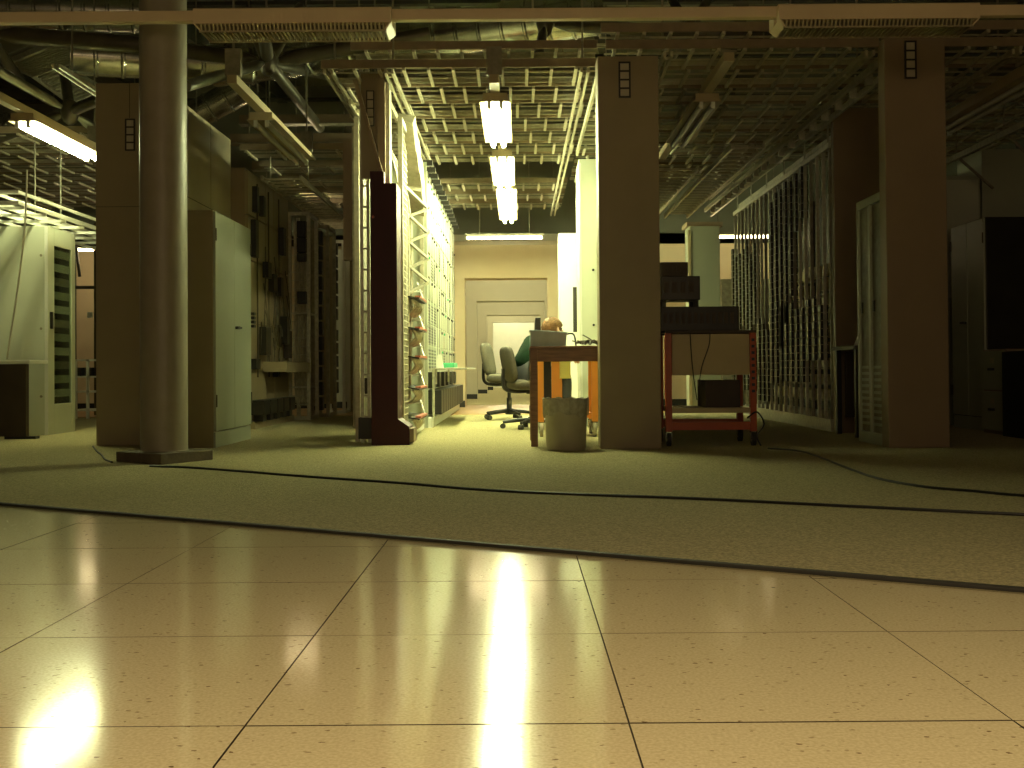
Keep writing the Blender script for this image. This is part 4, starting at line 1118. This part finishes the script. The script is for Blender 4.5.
MB().box(ax-.0285, ax+.002, AD-.003, AD-.0005, ZC, az).build('corner_trim', M['white'], t)
gd = 9.35
t = thing('desk', 'desk with a white top and dark side panel at the left edge', 'desk', (X(10, gd), gd+.3, ZC))
dxr = X(48, gd+.36)
MB().box(dxr-1.3, dxr, gd, gd+.36, Z(20, 363.5, gd), Z(20, 360, gd)).build('top', M['white'], t, bevel=.004)
MB().box(X(28, gd+.1)-1.0, X(28, gd+.1), gd+.06, gd+.1, .03, Z(20, 364, gd)).build('modesty_panel', M['brownbox'], t)
for xx in (X(28, gd+.1)-.06, X(28, gd+.1)-1.0):
    MB().box(xx, xx+.05, gd+.1, gd+.14, .03, Z(20, 364, gd)).build('leg', M['brownbox'], t)
    MB().box(xx-.12, xx+.14, gd+.06, gd+.14, ZC, .03).build('foot', M['black'], t)
# bright cable tray over the cabinet and hanging cord
tz0 = Z(30, 214, 9.7)
t = thing('cable_tray', 'brightly lit pale cable tray above the glass door cabinet', 'cable tray', (ax-.4, 10, tz0))
for zz in (tz0, tz0+.09):
    for (xx, yy0, yy1) in ((ax-.55, 9.2, 15), (ax-.32, 9.2, 15), (ax-.12, 9.2, 15), (ax+.1, 9.2, 15)):
        MB().box(xx, xx+.02, yy0, yy1, zz, zz+.025).build('rail', M['white'], t)
for k in range(14):
    yy = 9.25 + k*.42
    MB().box(ax-.55, ax+.12, yy, yy+.02, tz0-.025, tz0).build('rung', M['white'], t)
MB().box(ax-1.6, ax+.12, 9.14, 9.2, tz0, tz0+.03).build('end_rail', M['white'], t)
MB().box(ax-1.6, ax+.12, 9.14, 9.2, tz0+.09, tz0+.115).build('end_rail', M['white'], t)
for yy in (9.17, 11, 13):
    for xx in (ax-.54, ax-.29): MB().cyl((xx, yy, tz0), (xx, yy, 2.815), .008, 6).build('hanger_rod', M['galv'], t)
crd = MB().path(curve([P(27, 170, 9.1), P(26, 205, 9.1), P(23, 245, 9.1), P(16, 300, 9.1), P(9, 345, 9.15), P(7, 359, 9.3)], 6), .008, 6)
tag(crd.build('hanging_cord', M['white'], None, smooth=True), 'white cord hanging from the cable tray to the desk', 'cord')
# back-left shelving
t = thing('parts_shelf', 'low metal shelving with small parts at the back left', 'shelving', (X(84, 13.5), 13.7, ZC))
ya = 13.5
for px_ in (74, 86, 97): MB().box(X(px_, ya), X(px_, ya)+.03, ya, ya+.03, ZC, .72).build('post', M['white'], t)
for zz in (.1, .32, .5, .70):
    MB().box(X(72, ya), X(99, ya), ya, ya+.4, zz, zz+.02).build('shelf', M['white'], t)
for k in range(5):
    xx = X(75+k*5, ya); MB().box(xx, xx+.035, ya+.04, ya+.15, .52, .62).build('parts_bin', M['black' if k % 2 else 'dark'], t)
t = thing('open_rack', 'dark skeletal rack against the warm wall at the back left', 'rack', (X(82, 14.6), 14.6, ZC))
for px_ in (73, 94): MB().box(X(px_, 14.6), X(px_, 14.6)+.03, 14.6, 14.64, ZC, 2.5).build('post', M['tube_dark'], t)
MB().bar((X(74, 14.6), 14.6, 2.45), (X(80, 14.6), 14.6, 1.8), .03, .03).build('brace', M['tube_dark'], t)
MB().box(X(70, 14.6), X(98, 14.6), 14.58, 14.62, Z(82, 289, 14.6), Z(82, 286, 14.6)).build('crossbar', M['tube_dark'], t)
box('notice', M['white'], t, X(88, 14.62), X(93.5, 14.62), 14.59, 14.6, Z(90, 318, 14.6), Z(90, 312, 14.6))

# ================================================================== CABLE LADDER GRID
LADZ = 2.76
def ladder(label, x0, x1, y, k, group, wdt=.48, z=LADZ, mr='ladder_rail', mu='ladder', step=.18):
    t = thing('cable_ladder', label, 'cable ladder', ((x0+x1)/2, y, z), group)
    MB().box(x0, x1, y, y+.022, z, z+.062).build('rail', M[mr], t)
    MB().box(x0, x1, y+wdt, y+wdt+.012, z+.01, z+.04).build('rail', M[mu], t)
    for q in (.17, .33): MB().box(x0, x1, y+q, y+q+.010, z+.006, z+.018).build('rod', M[mu], t)
    n = int((x1-x0)/step); s0 = x0 + .05 + (k % 3)*.055
    r0 = MB().box(s0, s0+.022, y+.0, y+wdt, z-.02, z+.0).build('rung', M[mu], t)
    for i in range(1, n): inst(r0, t, (i*step, 0, 0))
    return t
secs = [('over the lit corridor', -1.42, .60, 8.2, 7), ('between central and right end panels', .62, 2.50, 7.75, 10), ('over the far right cabinets', 2.52, 4.9, 7.75, 8)]
for nm, x0, x1, ys, n in secs:
    for k in range(n):
        yy = ys + k*.55
        if nm.startswith('over the lit') and 6 <= k < 7: pass
        ladder('%s cable ladder from the front %s' % (ORD[k], nm), x0, x1, yy, k, 'cable ladders ' + nm)
for k in range(3):
    ladder('%s cable ladder near the far end of the corridor' % ORD[k], -1.42, .60, 13.3+k*.8, k, 'cable ladders at the far end')
for k in range(5):
    ladder('%s cable ladder high above the aisle left of the maroon post' % ORD[k], -2.75, -1.45, 11.2+k*.9, k, 'cable ladders left of the maroon post', step=.3)
for k in range(9):
    ladder('%s cable ladder over the glass door cabinet' % ORD[k], -6.6, -3.25, 10.7+k*.55, k, 'cable ladders over the left aisle', z=2.84, step=.3)
# upper front ladders
ladder('upper front cable ladder above the lit corridor', -1.25, .62, 8.5, 1, 'upper cable ladders', wdt=.3, z=2.98)
ladder('upper front cable ladder above the right end panels', .58, 4.9, 7.65, 1, 'upper cable ladders', wdt=.4, z=2.846)
# longitudinal carriers
def carrier(label, x, y0, y1, z, wd=.05):
    t = thing('ladder_carrier', label, 'rail', (x, y0, z), 'carrier rails under the cable ladders')
    for dx in (-wd/2, wd/2): MB().box(x+dx-.009, x+dx+.009, y0, y1, z-.035, z).build('rail', M['ladder'], t)
    n = int((y1-y0)/.5)
    for k in range(n): box('spacer', M['ladder'], t, x-wd/2+.009, x+wd/2-.009, y0+.1+k*.5, y0+.13+k*.5, z-.03, z-.01)
    for yy in (y0+.3, (y0+y1)/2, y1-.3): MB().cyl((x, yy, z-.01), (x, yy, ROOFZ), .008, 6).build('hanger_rod', M['galv_d'], t)
    return t
cz = LADZ - .021
carrier('double carrier rail at the left edge of the ladders near the row header', -1.36, 8.15, 13.6, cz)
carrier('double carrier rail above the switching rack face', -.92, 8.15, 15.8, cz)
carrier('double carrier rail above the left edge of the central end panel', .50, 8.15, 15.8, cz)
carrier('double carrier rail between central end panel and trolley lamp', 1.05, 7.75, 13.4, cz)
carrier('double carrier rail over the distribution frame', 2.44, 7.75, 14.4, cz)
carrier('double carrier rail right of the right end panel', 3.45, 7.75, 12.4, cz)
carrier('double carrier rail over the left fluorescent lamp', -3.35, 8.2, 15.4, 2.81)
# lengthwise ladder beside the central panel and one at the back right
def long_ladder(label, x0, x1, y0, y1, z, step=.2):
    t = thing('cable_ladder', label, 'cable ladder', ((x0+x1)/2, y0, z), 'lengthwise cable ladders')
    for xx in (x0, x1-.02): MB().box(xx, xx+.02, y0, y1, z, z+.05).build('rail', M['ladder'], t)
    n = int((y1-y0)/step)
    r0 = MB().box(x0+.02, x1-.02, y0+.05, y0+.07, z+.01, z+.03).build('rung', M['ladder'], t)
    for i in range(1, n): inst(r0, t, (0, i*step, 0))
    for yy in (y0+.4, y1-.4):
        for xx in (x0+.01, x1-.01): MB().cyl((xx, yy, z+.05), (xx, yy, max(LADZ-.02, z+.06)), .007, 6).build('hanger_rod', M['galv_d'], t)
    return t
long_ladder('lengthwise cable ladder beside the top of the central end panel', .57, .80, 8.05, 10.8, 2.60)
long_ladder('lengthwise cable ladder behind the central end panel toward the pillar', 1.35, 1.85, 11.4, 15.2, 2.56)
long_ladder('lengthwise cable ladder beside the distribution frame', 1.98, 2.30, 10.4, 15.2, 2.58)
long_ladder('lengthwise cable ladder over the left open racks', -2.5, -2.1, 11.0, 15.0, 2.42)
long_ladder('lengthwise cable ladder above the switching rack', -1.30, -.98, 8.75, 15.6, 2.62)
# bundled cables lying on the corridor ladders
for q, (x0, yy, lb) in enumerate(((-.9, 8.6, 'nearest'), (-.6, 9.5, 'second'), (-.9, 10.6, 'third'))):
    cb = MB()
    for k in range(6):
        cb.path(curve([(x0+.28*i+random.uniform(-.03,.03), yy+.03*k+random.uniform(-.06,.06), LADZ+.085+.03*(k % 2)+.02*math.sin(i+k)) for i in range(6)], 4), .013, 6)
    tag(cb.build('cable_bundle', M['wire_d'], None, smooth=True), lb + ' bundle of loose cables lying on the corridor ladders', 'cables', 'cable bundles on the ladders')

# ================================================================== DUCTS AND ROOF TUBES
def duct(label, p0, p1, r, m='duct', pitch=.22):
    p0, p1 = Vector(p0), Vector(p1); L = (p1-p0).length; n = max(2, int(L/pitch))
    pts, rs = [], []
    for i in range(n):
        for (f_, dr_) in ((0, 0), (.82, 0), (.88, .012), (.94, .012)):
            pts.append(p0 + (p1-p0)*((i+f_)/n)); rs.append(r+dr_)
    pts.append(p1); rs.append(r)
    return tag(MB().path(pts, rs, 28).build('air_duct', M[m], None, smooth=True), label, 'duct', 'spiral air ducts under the roof')
duct('big spiral air duct rising right above the corridor ladders', P(215, 66, 11.8), P(600, 12, 10.7), .22)
duct('silver spiral duct left of the round column', P(70, 56, 10.2), P(255, 66, 10.8), .17)
duct('dark spiral duct along the top left edge', P(-60, 6, 11.2), P(160, 14, 11.6), .20)
duct('short silver duct behind the round column', P(194, 116, 13.1), P(246, 88, 13.1), .17)
duct('long spiral duct over the left aisle lamps', P(-40, 128, 12.3), P(120, 146, 12.9), .22)
def truss(label, node, ends, r=.055, m='tube_dark'):
    n = P(*node)
    t = thing('roof_truss_node', label, 'roof truss', tuple(n), 'roof truss nodes')
    vs = []
    MB().path([n - Vector((0,0,.12)), n - Vector((0,0,.09)), n, n + Vector((0,0,.09)), n + Vector((0,0,.12))], [.02, .06, .085, .06, .02], 16).build('hub', M['tube_dark'], t, smooth=True)
    for e in ends:
        q = P(*e[:3]); rr = e[3] if len(e) > 3 else r; mm = e[4] if len(e) > 4 else m
        dd = (q-n).normalized()
        MB().path([n + dd*.10, n + dd*.22, q], [rr*.45, rr, rr], 14).build('strut', M[mm], t, smooth=True)
    return t
truss('space frame node left of the lit corridor with radiating dark tubes', (268, 62, 9.8),
      [(150, 46, 9.3, .065), (430, 34, 9.8, .065), (186, 86, 8.6, .045, 'tube_lt'), (246, 12, 11.5), (300, 8, 11.5), (330, 76, 13.0), (320, 128, 13.0), (262, 20, 8.6)])
truss('space frame node above the left lamp with pale tubes', (70, 112, 10.4),
      [(-20, 60, 9.6, .045, 'tube_lt'), (150, 165, 11.4, .045, 'tube_lt'), (110, 95, 9.4, .05), (0, 138, 11.0, .05), (60, 40, 12.0)], .05)
truss('space frame node over the top left with a long dark tube', (-14, 33, 9.0), [(165, 47, 9.15, .07), (20, 80, 11.0), (-60, -20, 10)], .05)
truss('space frame node above the corridor ladders right side', (545, 24, 10.6), [(537, 62, 10.0, .045), (430, 70, 12.6, .05), (720, 34, 10.2, .06), (600, -20, 12.5), (480, -20, 12)], .05)
truss('space frame node above the right ladders', (690, 30, 11.4), [(660, -20, 12.5), (720, -20, 12.5), (800, 40, 11.6), (670, 60, 13)], .05)
# grating panels in the roof at the upper left
def grating(label, c, n=11):
    q = [P(*p) for p in c]     # four corners
    t = thing('roof_grating', label, 'grating', tuple(q[0]), 'roof gratings')
    th = Vector((0, 0, .05)); fr = MB()
    for i in range(4): fr.bar(q[i], q[(i+1) % 4], .03, .05)
    fr.build('frame', M['galv'], t)
    for i in range(1, n):
        f_ = i/n; MB().bar(q[0].lerp(q[3], f_), q[1].lerp(q[2], f_), .018, .03).build('slat', M['galv'], t)
    MB().add([q[0]+th, q[1]+th, q[2]+th, q[3]+th, q[0]+th*1.5, q[1]+th*1.5, q[2]+th*1.5, q[3]+th*1.5], [(0,1,2,3),(4,7,6,5),(0,4,5,1),(1,5,6,2),(2,6,7,3),(3,7,4,0)]).build('backing', M['cab'], t)
    return t
grating('upper roof grating at the left above the lamp', [(5, 63, 11.0), (52, 44, 10.2), (103, 50, 10.2), (33, 75, 11.0)])
grating('lower roof grating beside the left end panel top', [(33, 75, 11.0), (56, 66, 11.0), (98, 90, 12.4), (70, 102, 12.4)])
# main dark cross beams seen above the aisle left of the maroon post
for q, (py0, yy, lb) in enumerate(((119, 12.6, 'upper'), (138, 12.2, 'middle'), (165, 13.2, 'lower'))):
    zz = Z(280, py0, yy)
    t = thing('cross_beam', lb + ' dark cross beam over the aisle between column and maroon post', 'beam', (X(280, yy), yy, zz), 'dark cross beams over the aisle')
    MB().box(-3.1, -1.5, yy, yy+.06, zz-.05, zz+.05).build('web', M['panel_d'], t)
    MB().box(-3.1, -1.5, yy-.04, yy+.10, zz-.062, zz-.05).build('flange', M['galv_d'], t)
    for xx in (-2.9, -1.7): MB().cyl((xx, yy+.03, zz+.05), (xx, yy+.03, ROOFZ), .01, 6).build('hanger_rod', M['galv_d'], t)

# ================================================================== FLOOR CABLES
def floor_cable(label, pts, r=.0062):
    q = [F(x, y_, ZC) for x, y_ in pts]
    q = [Vector((p.x, p.y, ZC + r*.85)) for p in q]
    return tag(MB().path(curve(q, 5), r, 8).build('floor_cable', M['cable'], None, smooth=True), label, 'cable')
floor_cable('long black cable crossing the carpet from the column to the right', [(150, 467), (200, 469), (300, 477), (400, 484), (470, 490), (540, 494), (620, 497), (700, 500), (800, 505), (900, 510), (1024, 516), (1140, 521)])
floor_cable('thin cable curling from the left end panel to the plinth', [(93, 447), (97, 452), (102, 456), (105, 460), (112, 463)], .006)
floor_cable('black cable running over the carpet right of the orange trolley', [(768, 449), (800, 452), (825, 460), (850, 470), (880, 480), (925, 488), (970, 492), (1024, 497), (1100, 501)], .0065)
